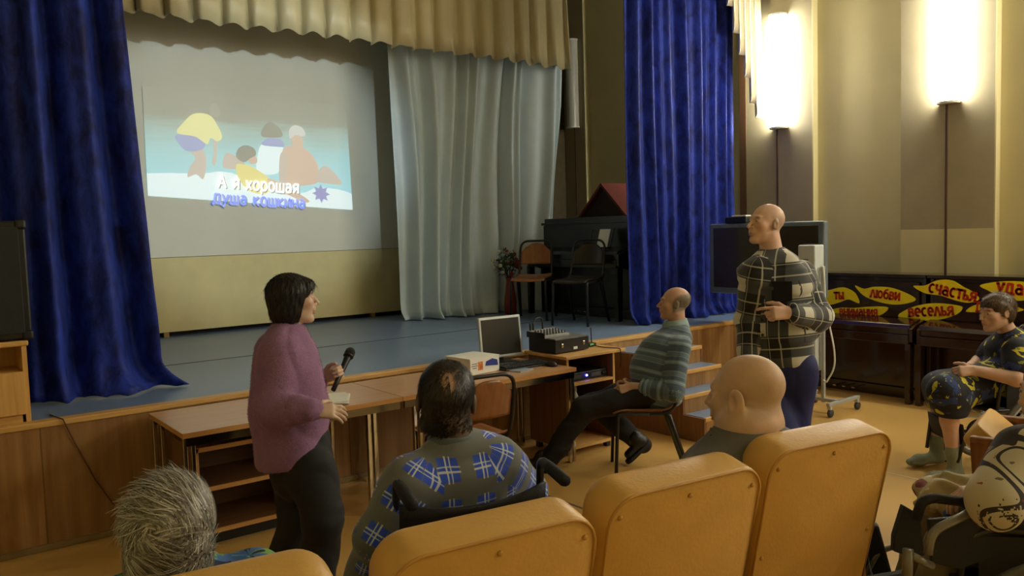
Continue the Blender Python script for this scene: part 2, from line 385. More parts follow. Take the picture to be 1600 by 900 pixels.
def head_sd(L, nose=1.0, jowl=0.0, chin=1.0, ears=True, ear=1.0):
    """head in its own frame, metres, centre between the ears"""
    d = ell(L, (0, -.020, .034), (.0755, .096, .082))
    d = smin(d, ell(L, (0, .026, -.028), (.060, .066, .086)), .035)
    ax = L*np.array([1, 1, 1]); ax = np.stack([np.abs(L[:, 0]), L[:, 1], L[:, 2]], 1)
    d = smin(d, cone(ax, (.046, -.008, -.058), (.016, .062, -.098), .019+jowl*.02, .015+jowl*.012), .03)
    d = smin(d, ell(L, (0, .073, -.099), (.022, .019*chin, .016)), .02)
    d = smin(d, ell(ax, (.044, .056, -.018), (.021, .024, .022)), .022)
    d = smin(d, cone(ax, (0, .083, .028), (.036, .074, .028), .011, .010), .014)
    d = smax(d, -ell(ax, (.032, .098, .008), (.018, .016, .012)), .014)
    d = smin(d, ell(ax, (.032, .073, .007), (.0150, .0155, .0125)), .003)
    d = smin(d, cone(L, (0, .088, .014), (0, .110*nose+.0*(1-nose), -.024), .0070, .0105), .010)
    d = smin(d, ell(ax, (.0115, .096, -.029), (.0088, .0105, .0080)), .006)
    d = smin(d, ell(L, (0, .087, -.050), (.026, .014, .016)), .014)
    d = smin(d, ell(L, (0, .0935, -.0595), (.0230, .0085, .0052)), .004)
    d = smin(d, ell(L, (0, .0920, -.0700), (.0200, .0085, .0058)), .004)
    d = smax(d, -ell(L, (0, .101, -.0645), (.0230, .0060, .0016)), .003)
    if ears:
        w = .079+.055*(ear-1); e = ell(ax, (w, -.012, -.004), (.0085*ear, .019*ear, .031*ear))
        e = smax(e, -ell(ax, (w+.010, -.004, -.004), (.0075*ear, .010*ear, .019*ear)), .004)
        d = smin(d, e, .007)
    return d
def head_cols(L, skin, lip, brow=None, iris=(.05, .035, .03), hair=None, hairfn=None):
    n = len(L); c = np.tile(np.array(skin, float), (n, 1)); x = np.abs(L[:, 0]); y, z = L[:, 1], L[:, 2]
    def put(w, k): c[:] = c*(1-w[:, None])+np.array(k)*w[:, None]
    put(np.clip(1-((x/.024)**2+((z+.065)/.0125)**2), 0, 1)*(y > .083)*.8, lip)
    put(np.exp(-((x-.046)**2+(z+.02)**2)/.0006)*(y > .03)*.25, (skin[0]*1.05, skin[1]*.8, skin[2]*.75))
    put(np.clip(.5-(((x-.032)/.0125)**2+((z-.007)/.0048)**2-1)*2, 0, 1)*(y > .079), (.55, .52, .47))
    put(np.clip(.5-(((x-.032)/.0052)**2+((z-.007)/.0052)**2-1)*2, 0, 1)*(y > .080), iris)
    if brow is not None: put(np.clip(1.2-(((x-.034)/.020)**2+((z-.031+.15*np.abs(x-.030))/.0050)**2), 0, 1)*(y > .055)*.85, brow)
    if hair is not None: put(hairfn(L), hair)
    return c
def hand_prims(w, d, palm, thumb, curl=(30, 35, 20), spread=4, s=1.0, tcurl=(0, 20, 20), tout=.75):
    """palm and five bent fingers: w wrist, d towards the knuckles, palm = way the palm faces, thumb = side of the thumb; returns round cones (a, b, ra, rb, blend)"""
    d = nrm(d); palm = nrm(palm-d*(np.asarray(palm)@d)); th = nrm(np.asarray(thumb)-d*(np.asarray(thumb)@d)-palm*(np.asarray(thumb)@palm))
    out = []; K = w+d*.088*s
    for o in (-.026, -.010, .008, .025): out.append((w+th*o*.6*s+d*.012*s, K+th*o*s, .0155*s, .0125*s, .016))
    L = [((.043, .026, .021), .027), ((.047, .030, .023), .0095), ((.043, .028, .022), -.0085), ((.034, .021, .019), -.0255)]
    cu = curl if hasattr(curl[0], '__len__') else [curl]*4
    for i, (ls, o) in enumerate(L):
        p = K+th*o*s; a = 0; side = math.radians(spread*(1.5-i)); r = .0092 if i < 3 else .0080
        for j, l in enumerate(ls):
            a += math.radians(cu[i][j]); dr = d*math.cos(a)+palm*math.sin(a); dr = nrm(dr+th*math.tan(side)*max(0, math.cos(a)))
            q = p+dr*l*s; out.append((p, q, (r-.0006*j)*s, (r-.0006*(j+1))*s, .007 if j == 0 else .003)); p = q
    p = w+d*.022*s+th*.022*s+palm*.004*s; dr = nrm(th*tout+d*.62+palm*.35)
    for j, (l, r) in enumerate(((.046, .0140), (.032, .0108), (.026, .0098))):
        a = math.radians(tcurl[j]); side = nrm(palm*.7+d*.5-th*.5); dr = nrm(dr*math.cos(a)+side*math.sin(a))
        q = p+dr*l*s; out.append((p, q, r*s, (r-.0015)*s, .010 if j == 0 else .004)); p = q
    return out
class Figure:
    """collects blended limbs; mesh() turns them into one surface"""
    def __init__(s): s.ops = []; s.head = None; s.pts = []
    def limb(s, *js, k=.03):
        """js: (point, radius), ... a chain of tapering limbs"""
        for (a, ra), (b, rb) in zip(js, js[1:]):
            s.ops.append((lambda P, a=a, b=b, ra=ra, rb=rb: cone(P, a, b, ra, rb), k)); s.pts += [(a, ra), (b, rb)]
    def trunk(s, u, *js, k=.05):
        for (a, A), (b, B) in zip(js, js[1:]):
            s.ops.append((lambda P, a=a, b=b, A=A, B=B: eseg(P, a, b, A, B, u), k)); s.pts += [(a, max(A)), (b, max(B))]
    def hand(self, *a, **k):
        for (p, q, r1, r2, kk) in hand_prims(*a, **k): self.limb((p, r1), (q, r2), k=kk)
    def set_head(s, c, R, sc=1.0, **kw):
        s.head = (np.asarray(c, float), R, sc); s.ops.append((lambda P: head_sd((P-c)@R/sc, **kw)*sc, .022)); s.pts += [(np.asarray(c), .15*sc)]
    def sd(s, P):
        d = np.full(len(P), 1e3)
        for f, k in s.ops: d = smin(d, f(P), k)
        return d
    def bounds(s, m=.04):
        lo = np.min([np.asarray(p)-r for p, r in s.pts], 0)-m; hi = np.max([np.asarray(p)+r for p, r in s.pts], 0)+m; return lo, hi
    def mesh(s, name, m, h=.0045, skin=(.5, .3, .2), lip=(.4, .16, .13), base=None, **kw):
        v, f = nets(s.sd, *s.bounds(), h); c, R, sc = s.head
        L = (v-c)@R/sc; cols = head_cols(L, skin, lip, **kw); far = np.linalg.norm(L, axis=1) > .17; cols[far] = skin
        o = to_mesh(name, v, f, m, None, cols, base=base); o.location = base; return o
class Garment:
    def __init__(s): s.ops = []; s.cuts = []; s.ch = []; s.pts = []; s.fold = None
    def seg(s, u, a, b, A, B, k=.04, v0=0.0, rad=None, flat=None):
        a, b = np.asarray(a, float), np.asarray(b, float)
        s.ops.append((lambda P: eseg(P, a, b, A, B, u), k)); s.pts += [(a, max(A)), (b, max(B))]
        s.ch.append((a, b, np.asarray(u, float), rad or .065, v0, flat, A)); return v0+np.linalg.norm(b-a)
    def chain(s, u, *js, k=.04, v0=0.0, rad=None, k2=None):
        big = max(max(r) if hasattr(r, '__len__') else r for _, r in js) > .14; ax = nrm(np.asarray(js[-1][0])-np.asarray(js[0][0])); flat = (np.asarray(js[0][0], float), ax, nrm(np.asarray(u)-ax*(np.asarray(u)@ax))) if big else None
        for (a, A), (b, B) in zip(js, js[1:]):
            A = A if hasattr(A, '__len__') else (A, A); B = B if hasattr(B, '__len__') else (B, B)
            v0 = s.seg(u, a, b, A, B, k, v0, rad, flat); k = k if k2 is None else k2
        return v0
    def cut(s, p, n, k=.01): s.cuts.append((np.asarray(p, float), nrm(n), k))      # keeps the side the normal points away from
    def sd(s, P):
        d = np.full(len(P), 1e3)
        for f, k in s.ops: d = smin(d, f(P), k)
        if s.fold: d = d+s.fold(P)
        for p, n, k in s.cuts: d = smax(d, (P-p)@n, k)
        return d
    def bounds(s, m=.04):
        lo = np.min([p-r for p, r in s.pts], 0)-m; hi = np.max([p+r for p, r in s.pts], 0)+m; return lo, hi
    def uv(s, C, F, v):
        D = np.stack([f(C) for f, _ in s.ops], 1); who = D.argmin(1); uv = np.zeros((len(F), 4, 2))
        for i, (a, b, u, rad, v0, flat, A) in enumerate(s.ch):
            m = who == i
            if not m.any(): continue
            if flat:
                o, ax, fu = flat; fw = np.cross(ax, fu); q = v[F[m]]-o; c = C[m]-o; side = np.abs(c@fu)/A[0]*.62 > np.abs(c@fw)/A[1]
                uv[m, :, 0] = np.where(side[:, None], q@fw+np.sign(c@fu)[:, None]*A[0], q@fu); uv[m, :, 1] = q@ax; continue
            d = nrm(b-a); uu = nrm(u-d*(d@u)); w = np.cross(d, uu); q = v[F[m]]-a
            an = np.arctan2(q@w, q@uu); an = an-2*PI*np.round((an-an[:, :1])/(2*PI)); uv[m, :, 0] = an*rad; uv[m, :, 1] = q@d+v0
        return uv.reshape(-1, 2)
    def mesh(s, name, m, parent, base, h=.008):
        v, f = nets(s.sd, *s.bounds(), h); uv = s.uv(v[f].mean(1), f, v)
        return to_mesh(name, v, f, m, parent, None, uv, base)
def creases(amp=.004, fr=26, seed=0):
    r = np.random.default_rng(seed); K = r.normal(size=(5, 3))*fr*np.array([.7, .7, 1.15]); ph = r.uniform(0, 6, 5)
    def f(P):
        w = sum(np.sin(P@k+p) for k, p in zip(K, ph)); return amp*.45*w-amp*np.abs(np.sin(P@K[0]*.5+w*.5))
    return f
def grad(fn, P, e=.002):
    return np.stack([fn(P+np.eye(3)[i]*e)-fn(P-np.eye(3)[i]*e) for i in range(3)], 1)/(2*e)
def strands(name, P, N, T, length, width, m, parent, base, cols, lift=.15, curl=0, seg=4, droop=0, seed=1, jit=.25, bend=9.0, sweep=0):
    """thin tapering hair strips lying along T on a surface with normals N"""
    r = np.random.default_rng(seed); n = len(P); N = N/np.linalg.norm(N, axis=1, keepdims=True)
    T = T+r.normal(size=(n, 3))*jit; T = T-N*np.sum(T*N, 1, keepdims=True); T /= np.maximum(np.linalg.norm(T, axis=1, keepdims=True), 1e-6)
    B = np.cross(T, N); le = length*r.uniform(.6, 1.2, (n, 1)); cu = r.normal(size=(n, 1))*curl; V = []
    for j in range(seg+1):
        t = j/seg; c = P+N*(lift*le*(t-.55*t*t*1.2)-bend*.5*(le*t)**2)+T*le*t+B*(cu*le*t*t+sweep*.5*(le*t)**2)+np.array([0, 0, -droop])*le*t*t
        w = width*(1-.8*t); V += [c-B*w, c+B*w]
    V = np.stack(V, 1).reshape(-1, 3); k = 2*(seg+1); o = (np.arange(n)*k)[:, None, None]
    F = np.array([[2*j, 2*j+1, 2*j+3, 2*j+2] for j in range(seg)])[None]+o
    return to_mesh(name, V, F.reshape(-1, 4), m, parent, np.repeat(cols, k, 0), base=base)
def pick(v, n, mask=None, seed=3):
    r = np.random.default_rng(seed); ix = np.arange(len(v)) if mask is None else np.where(mask)[0]; return r.choice(ix, n, replace=len(ix) < n)
def shoe(name, heel, toe, up, m, parent, base, w=.045, hgt=.07, ankle=None, sole=None, h=.006):
    heel, toe = np.asarray(heel, float), np.asarray(toe, float); d = toe-heel; L = np.linalg.norm(d); d /= L; up = nrm(np.asarray(up)-d*(np.asarray(up)@d)); sd = np.cross(d, up)
    def fn(P):
        q = eseg(P, heel+d*.035+up*.035, toe-d*.05+up*.03, (w*.85, .036), (w*1.05, .032), sd)
        q = smin(q, eseg(P, heel+d*.04+up*.03, heel+d*.06+up*hgt, (w*.85, .045), (w*.8, .045), sd), .03)
        if ankle is not None: q = smin(q, cone(P, heel+d*.055+up*hgt, ankle, .046, .046), .03)
        return smax(q, -((P-heel)@up)-.0, .004)
    lo = np.minimum(heel, toe)-.14; hi = np.maximum(heel, toe)+.16
    if ankle is not None: lo = np.minimum(lo, ankle-.08); hi = np.maximum(hi, ankle+.08)
    v, f = nets(fn, lo, hi, h); o = to_mesh(name, v, f, m, parent, base=base)
    if sole:
        def fs(P):
            q = eseg(P, heel+d*.035, toe-d*.05, (w*.92, .034), (w*1.12, .034), sd)*1.0
            t = (P-heel)@up; return smax(smax(eseg(P, heel+d*.03+up*.0, toe-d*.045, (w*.95, .05), (w*1.15, .05), sd), t-.012, .003), -t-.018, .003)
        v, f = nets(fs, lo, hi, h); to_mesh('sole', v, f, sole, o)
        for vv in o.children[0].data.vertices: vv.co = vv.co-Vector(base)
    return o
# ------------------------------------------------------------------ colours of the place
m_cream = mat('cream wall paint', rgb(214, 204, 158), .55, var=.04, scale=3, bump=.08, bscale=60)
m_pil = mat('grey pilaster paint', rgb(168, 158, 130), .6, var=.05, scale=4, bump=.08, bscale=60)
m_ceil = mat('ceiling paint', rgb(205, 200, 180), .8, var=.03)
m_floor = mat('mustard linoleum', rgb(200, 160, 92), .33, var=.07, scale=1.6, bump=.05, bscale=40, spec=.45)
m_seamw = mat('pale weld line', rgb(225, 215, 190), .5); m_seamb = mat('blue grey floor tape', rgb(95, 100, 110), .6)
m_front = wood('stage front laminate', rgb(144, 104, 62), rgb(170, 130, 84), .38, 'Z', 2.2, seam=('X', .62), grain=9)
m_edge = wood('pale beech edging', rgb(196, 150, 84), rgb(216, 172, 104), .45, 'X')
m_stage = mat('blue grey stage linoleum', rgb(116, 138, 172), .34, var=.06, scale=2.2, bump=.03, bscale=30)
m_line = mat('dark floor joint', rgb(52, 56, 62), .7)
m_back = mat('stage back wall', rgb(96, 86, 62), .8)
m_dark = mat('dark wing wall', rgb(60, 48, 34), .8)
m_screen = mat('white painted screen', rgb(214, 212, 196), .7, var=.03, scale=2)
m_panel = mat('beige board', rgb(208, 194, 142), .7, var=.05, scale=5)
m_black = mat('black plastic', rgb(22, 22, 24), .42, var=.1); m_matt = mat('matt black', rgb(16, 16, 17), .75, bump=.2, bscale=200)
m_chrome = mat('chrome', rgb(210, 205, 195), .12, metal=1, var=.02); m_steel = mat('grey painted steel', rgb(176, 180, 176), .4, metal=.2, var=.04)
m_white = mat('white plastic', rgb(225, 225, 218), .4, var=.03); m_silver = mat('silver plastic', rgb(190, 195, 198), .35, metal=.4, var=.03)
m_table = wood('table top laminate', rgb(190, 146, 104), rgb(204, 160, 118), .3, 'X', 2.5); m_tedge = wood('orange table edge', rgb(184, 132, 74), rgb(200, 150, 90), .4, 'X')
m_shelf = wood('dark brown board', rgb(96, 62, 36), rgb(116, 78, 46), .45, 'X'); m_beech = wood('beech cabinet board', rgb(206, 158, 88), rgb(222, 178, 108), .42, 'Z')
m_walnut = wood('walnut side board', rgb(122, 84, 54), rgb(140, 100, 66), .45, 'Z'); m_brownin = mat('brown cabinet inside', rgb(72, 44, 28), .7)
m_piano = mat('dark brown piano lacquer', rgb(42, 22, 16), .16, var=.12, scale=6, coat=.4); m_pianob = mat('black piano lacquer', rgb(14, 12, 12), .3, var=.1)
m_yellow = mat('yellow card', rgb(248, 228, 24), .5, var=.03); m_red = mat('red card letters', rgb(206, 52, 24), .6, var=.05)
m_leather = mat('mustard leatherette', rgb(204, 160, 82), .42, var=.07, scale=7, bump=.12, bscale=90, spec=.5)
m_pipe = mat('seat piping', rgb(190, 142, 66), .45); m_swood = wood('brown seat wood', rgb(112, 70, 40), rgb(134, 88, 54), .35, 'Z')
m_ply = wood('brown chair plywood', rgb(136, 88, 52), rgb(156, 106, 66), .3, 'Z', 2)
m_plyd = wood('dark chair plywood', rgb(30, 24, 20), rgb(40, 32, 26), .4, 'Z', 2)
m_velvet = None
def velvet(name, c1, c2, sheen):
    k = NT(name); b = k.b; b.inputs['Roughness'].default_value = .6; b.inputs['Sheen Weight'].default_value = .9; b.inputs['Sheen Roughness'].default_value = .3
    b.inputs['Sheen Tint'].default_value = (*sheen, 1); b.inputs['Specular IOR Level'].default_value = .25
    tc = k.n('ShaderNodeTexCoord'); mp = k.n('ShaderNodeMapping'); mp.inputs['Scale'].default_value = (7, 7, 3.2); k.l(tc.outputs['Object'], mp.inputs[0])
    no = k.n('ShaderNodeTexNoise'); no.inputs['Scale'].default_value = 1.6; no.inputs['Detail'].default_value = 8; no.inputs['Roughness'].default_value = .68; no.inputs['Distortion'].default_value = .5; k.l(mp.outputs[0], no.inputs['Vector'])
    cr = k.n('ShaderNodeValToRGB'); cr.color_ramp.elements[0].position = .36; cr.color_ramp.elements[1].position = .66; cr.color_ramp.elements[0].color = (*c1, 1); cr.color_ramp.elements[1].color = (*c2, 1)
    k.l(no.outputs['Fac'], cr.inputs[0]); k.l(cr.outputs[0], b.inputs['Base Color'])
    bp = k.n('ShaderNodeBump'); bp.inputs['Strength'].default_value = .35; bp.inputs['Distance'].default_value = .02; k.l(no.outputs['Fac'], bp.inputs['Height']); k.l(bp.outputs[0], b.inputs['Normal'])
    return k.m
m_blue = velvet('blue crushed velvet', rgb(11, 18, 82), rgb(36, 60, 170), rgb(110, 140, 235))
m_ivory = mat('ivory satin', rgb(190, 178, 138), .42, var=.06, scale=5, sheen=.2, stretch=(1, 1, .25)); m_wcurt = mat('white silky curtain', rgb(198, 214, 222), .5, var=.05, scale=3, sheen=.2)
m_tubelight = mat('lit opal diffuser', rgb(255, 250, 235), .4, var=.0, emit=(1.0, .95, .78), es=LAMP_STRENGTH)
m_opal = mat('unlit opal diffuser', rgb(205, 205, 195), .35, var=.02)

# ------------------------------------------------------------------ the hall
HS, YS, YB, XW = .724, 5.124, 8.72, 7.95
XL, YR, ZC = -1.6, -5.2, 5.3
struct('floor', bx(((XL+8.1)/2, (YR+9)/2, -.05), (8.1-XL, 9-YR, .1)), m_floor)
struct('ceiling', bx(((XL+8.1)/2, (YR+9.1)/2, ZC+.05), (8.1-XL, 9.1-YR, .1)), m_ceil)
struct('wall_right', bx((8.09, (YR+9.1)/2, ZC/2), (.1, 9.1-YR, ZC)), m_cream)
struct('wall_left', bx((XL-.05, (YR+9.1)/2, ZC/2), (.1, 9.1-YR, ZC)), m_cream)
struct('wall_rear', bx(((XL+8.1)/2, YR-.05, ZC/2), (8.1-XL, .1, ZC)), m_cream)
struct('wall_back', bx(((XL+8.1)/2, 9.0, ZC/2), (8.1-XL, .1, ZC)), m_back)
for i, y in enumerate((8.95, 7.2, 5.4, 3.59, 1.78, -.03, -1.84, -3.65)):
    hw = .425
    b = bx((8.0, y, ZC/2+.8), (.1, 2*hw if i else .84, ZC-1.6)); struct('trim_%d' % (i+1), b, m_pil)
    # the lower stretch and the flank strips of each pilaster are painted like the wall
    b = bx((8.0, y, .8), (.1, 2*hw if i else .84, 1.6)); bx((8.0, y-hw-.006, ZC/2), (.1, .012, ZC), bm=b); struct('trim_%d' % (i+21), b, m_cream)
struct('trim_50', bx((7.99, 5.86, 2.2), (.09, .09, 3.0)), wood('door casing wood', rgb(92, 64, 42), rgb(108, 78, 52), .5))
# seams of the linoleum
struct('trim_51', bx((3.275, 3.0, .001), (.016, 4.2, .002)), m_seamb); struct('trim_52', bx((5.262, 2.2, .001), (.012, 4.6, .002)), m_seamw)
# stage
struct('stage_front', bx(((XL+XW)/2, YS+.02, (HS-.03)/2), (XW-XL, .04, HS-.03)), m_front)
struct('stage_edge_trim', bx(((XL+XW)/2, YS+.035, HS-.0145), (XW-XL, .09, .033), bev=.006), m_edge)
struct('stage_floor', bx(((XL+XW)/2, (YS+.08+8.95)/2, HS-.05), (XW-XL, 8.95-YS-.08, .1)), m_stage)
struct('trim_53', bx(((XL+XW)/2, 6.72, HS+.001), (XW-XL, .012, .003)), m_line)
struct('baseboard_stage', bx(((XL+4.9)/2, YS-.006, .02), (4.9-XL, .014, .035)), mat('metal strip', rgb(150, 132, 98), .4, metal=.5))
# unseen fill light added behind the audience, shaped as a ceiling fitting
for (lx, ly) in ((6.6, -2.4),):
    t = thing('fill_light', 'added square white fill light flush under the ceiling over the rear of the hall', 'lamp', (lx, ly, ZC))
    obj('housing', bx((0, 0, -.03), (.62, .62, .06), bev=.006), m_white, t)
    obj('diffuser', bx((0, 0, -.066), (.56, .56, .012), bev=.003), mat('fill light diffuser', (.9, .88, .8), .4, var=0, emit=(1, .88, .62), es=4), t)
    L = bpy.data.lights.new('fill light source', 'AREA'); L.energy = FILL_LIGHT; L.size = .55; L.color = (1, .97, .90); lo = bpy.data.objects.new('fill_light_source', L); COL.objects.link(lo); lo.parent = t; lo.location = (0, 0, -.08)

# wall fluorescents on the pilasters
def wall_lamp(y, z0, h, label, lit, group):
    t = thing('wall_lamp', label, 'lamp', (XW, y, z0), 0, group); w, dp = .18, .115
    n = 12; prof = [(-.012-dp*math.sin(PI*i/n)**.6, -w/2*math.cos(PI*i/n)) for i in range(n+1)]
    b = prism([(a, c, .02) for a, c in prof]+[(-.01, w/2, .02), (-.01, -w/2, .02)], (0, 0, 1), h-.04)
    obj('diffuser', b, m_tubelight if lit else m_opal, t)
    for zz in (0, h-.02): obj('end_cap', prism([(a*1.06, c*1.06, zz) for a, c in prof]+[(-.001, w/2, zz), (-.001, -w/2, zz)], (0, 0, 1), .02), m_white, t)
    obj('backplate', bx((-.005, 0, h/2), (.01, w*.9, h)), m_white, t)
    return t
G1 = 'fluorescent lamps along the right wall'
wall_lamp(5.36, 2.74, 1.24, 'lit fluorescent wall lamp on the pilaster nearest the blue curtain, above the rolling display', True, G1)
wall_lamp(3.55, 2.76, 1.24, 'lit fluorescent wall lamp on the grey pilaster above the woman in the flowered dress', True, G1)
wall_lamp(8.72, 3.14, 1.24, 'unlit white fluorescent lamp on the dark wall between the pelmet and the blue curtain', False, G1)
for y in (1.77, -.04, -1.85, -3.6): wall_lamp(y, 2.76, 1.24, 'lit fluorescent wall lamp further back along the right wall', True, G1)
m_cond = mat('brown cable conduit', rgb(82, 58, 44), .6)
for (y, z1, z0, lb) in ((5.4, 2.74, 1.3, 'thin brown cable conduit running down below the lamp behind the standing man'), (3.58, 2.76, 1.17, 'thin brown cable conduit running down from the lamp to the top of the pianos'), (8.72, 3.14, 1.9, 'thin dark cable conduit below the unlit lamp at the back of the stage')):
    o = obj('cable_conduit', bx((XW-.006, y, (z0+z1)/2), (.012, .022, z1-z0), bev=.003), m_cond); tag(o, lb, 'conduit', 'conduits below the wall lamps')

# ------------------------------------------------------------------ stage backdrop
o = obj('projection_screen', bx((3.1, YB+.02, 3.05), (4.6, .04, 3.02)), m_screen); tag(o, 'large white projection screen hung at the back of the stage', 'screen')
t = thing('backdrop_panel', 'beige low board standing under the projection screen', 'panel', (3.4, YB, HS))
obj('board', bx((3.4, YB+.005, 1.155), (4.2, .03, .76)), m_panel, t, (3.4, YB, HS))
for x in (1.6, 2.24, 4.6, 5.3): obj('foot', bx((x, YB+.01, HS+.026), (.05, .05, .052)), mat('pine block', rgb(150, 120, 60), .6), t, (3.4, YB, HS))
struct('trim_54', bx((3.4, YB+.10, HS+.3), (6.4, .02, .6)), m_matt)
def pleats(x, pitch, amp, sharp=.55):
    p = (x/pitch) % 1.0; s = math.sin(PI*p**sharp); return -amp*s
t = thing('stage_pelmet', 'long ivory pleated pelmet hanging across the top of the stage', 'pelmet', (3.0, 7.66, ZC))
PB = on(640, 77, 1, 7.66)[2]
def fp(u, v):
    x = -.4+u*7.25; z = 5.25+(PB-5.25)*v; w = .35+.65*v; j = .018*math.sin(x*9.1)+.012*math.sin(x*23)
    return (x+.05*v*math.sin(x*25.1)*.5, 7.66+pleats(x+j, .262, .105)*w+.02*math.sin(x*3), z+(.014*math.sin(x*24)+.008*math.sin(x*51))*v)
sheet('pleated_cloth', fp, 560, 8, m_ivory, t, .006, (3.0, 7.66, ZC))
obj('rail', bx((3.2, 7.72, 5.24), (7.3, .04, .05)), m_white, t, (3.0, 7.66, ZC))
def wfold(x, s): return .075*math.sin(x*15.5+1.3*math.sin(x*5+s))+.045*math.sin(x*34+2*math.sin(x*9))
t = thing('white_curtain', 'white silky curtain hanging at the right side of the projection screen', 'curtain', (5.8, 7.95, HS))
def fw(u, v):
    x0 = 4.60+u*2.45; x1 = 4.62+u*1.83+.0; x = x0+(x1-x0)*v; q = 4.6+u*2.4
    y = 8.10-.25*u-.08*v; flare = .6+.7*v
    z = 4.25+(HS+.012-4.25)*v
    if v > .97: y -= .05*(v-.97)/.03*(1+math.sin(q*14))
    return (x+.03*math.sin(q*6+v*3)*v, y+wfold(q+.05*math.sin(v*5+q*3), 1)*flare, z)
sheet('curtain_cloth', fw, 260, 40, m_wcurt, t, .004, (5.8, 7.95, HS))
def bfold(x, n, a, ph): return a*(math.sin(x*n+1.1*math.sin(x*n*.37+ph))+.45*math.sin(x*n*2.3+ph*2))
t = thing('blue_curtain', 'dark blue velvet curtain trailing on the stage at the left beside the loudspeaker', 'curtain', (.4, 5.6, HS), 0, 'blue stage curtains')
def fl(u, v):
    x0 = -1.2+u*2.46; x1 = -1.2+u*2.64; q = -1.2+u*2.5; vv = v**1.1
    x = x0+(x1-x0)*vv; y = 5.74+.04*(1-v); f = bfold(q+.03*math.sin(v*4+q*5), 16.5, .066, .6)*(.75+.5*v)
    z = 5.2+(HS+.006-5.2)*v; pud = max(0, (v-.955)/.045)
    cr = .018*math.sin(q*21+v*38)*max(0, (v-.7)/.3)
    y = y+f+cr-pud**2*(.07+.04*math.sin(q*7+1))*(1 if u > .55 else .3); 
    if pud > 0 and u > .9: x += pud**2*(u-.9)*1.35; y -= pud**2*(u-.9)*.5
    return (x, y, z+.010*pud*abs(math.sin(q*30)))
sheet('curtain_cloth', fl, 240, 110, m_blue, t, .008, (.4, 5.6, HS))
t = thing('blue_curtain', 'blue velvet curtain at the right of the stage beside the bright wall lamp', 'curtain', (6.6, 5.6, HS), 0, 'blue stage curtains')
def fr_(u, v):
    x = 5.86+u*1.66; q = x; y = 5.66+.02*math.sin(v*3)
    z = 5.2+(HS+.014-5.2)*v; f = bfold(q+.02*math.sin(v*5+q*4), 27, .042, 2.0)+.03*math.sin(q*8)
    pud = max(0, (v-.97)/.03); x += -.01*v+ (.05*pud*math.sin(q*9) if pud else 0)
    return (x+(.05*(v-.85)/.15 if v > .85 and u > .9 else 0), y+f*(.8+.3*v)-.07*pud*pud, z)
sheet('curtain_cloth', fr_, 260, 60, m_blue, t, .006, (6.6, 5.6, HS))
m_ivlit = mat('lamplit ivory satin', rgb(222, 214, 190), .45, var=.04, scale=5, sheen=.2, trans=0)  # ivory satin made paler: the wall lamp's brightness is put into the colour
# ivory cascade that edges the right-hand curtain
t = thing('pelmet_cascade', 'stepped ivory cascade of pleated cloth hanging beside the bright wall lamp', 'pelmet', (7.3, 5.36, ZC))
def fc(u, v):
    x = 7.21+u*.59; k = min(5, int(u*6)); f = u*6-k
    zb = (4.05, 3.78, 3.56, 3.33, 3.06, 2.90)[k]-.05*f; z = 5.25+(zb-5.25)*v
    return (x+.02*v*f, 5.55-.07*(abs(f-.5)*2)**.8*(.5+.5*v)+.01*k/6, z)
sheet('pleated_cloth', fc, 145, 10, m_ivlit, t, .006, (7.3, 5.36, ZC))

# ------------------------------------------------------------------ the picture thrown on the screen, built flat at its place
PO = {k: on(*p, 1, 8.712) for k, p in dict(tl=(222, 134), tr=(541, 166), bl=(231, 306), br=(551, 328)).items()}
def pic(u, v, lift=0):
    a = PO['bl']*(1-u)+PO['br']*u; b = PO['tl']*(1-u)+PO['tr']*u; p = a*(1-v)+b*v; return (p[0], 8.714-lift, p[2])
def pm(name, c, e=1.0): return mat(name, rgb(214, 212, 196), .7, var=0, emit=s2l(tuple(v/255 for v in c)), es=PICTURE*e)
t = thing('projected_picture', 'projected film still of bathers on a white raft with two caption lines', 'picture', (3.25, 8.712, HS+1.3)); PB0 = (3.25, 8.712, HS+1.3)
def flat(name, uv, m, lift, smooth=True):
    P = [pic(u, v, lift) for u, v in uv]; b = bmesh.new(); b.faces.new([b.verts.new(p) for p in P]); return obj(name, b, m, t, PB0)
def blob(pts, n=6):
    """closed smooth outline through the points"""
    out = []; N = len(pts); Q = [np.array(p, float) for p in pts]
    for i in range(N):
        a, b, c, d = Q[i-1], Q[i], Q[(i+1) % N], Q[(i+2) % N]
        for k in range(n):
            s = k/n; out.append(.5*((2*b)+(-a+c)*s+(2*a-5*b+4*c-d)*s*s+(-a+3*b-3*c+d)*s**3))
    return [tuple(p) for p in out]
k = NT('projected sea'); k.b.inputs['Base Color'].default_value = (*rgb(214, 212, 196), 1); k.b.inputs['Roughness'].default_value = .7
gx = k.n('ShaderNodeTexCoord'); gs = k.n('ShaderNodeSeparateXYZ'); k.l(gx.outputs['Generated'], gs.inputs[0])
gn = k.n('ShaderNodeTexNoise'); gm = k.n('ShaderNodeMapping'); gm.inputs['Scale'].default_value = (2, 2, 16); k.l(gx.outputs['Generated'], gm.inputs[0]); k.l(gm.outputs[0], gn.inputs['Vector']); gn.inputs['Scale'].default_value = 2
ga = k.n('ShaderNodeMath', operation='MULTIPLY_ADD'); k.l(gn.outputs['Fac'], ga.inputs[0]); ga.inputs[1].default_value = .16; k.l(gs.outputs[2], ga.inputs[2])
gr = k.n('ShaderNodeValToRGB'); k.l(ga.outputs[0], gr.inputs[0]); e = gr.color_ramp.elements
e[0].position = .1; e[0].color = (*rgb(104, 200, 224), 1); e[1].position = 1.0; e[1].color = (*rgb(30, 40, 40), 1)
q = e.new(.55); q.color = (*rgb(92, 178, 192), 1); q = e.new(.78); q.color = (*rgb(82, 130, 132), 1); q = e.new(.86); q.color = (*rgb(40, 54, 52), 1)
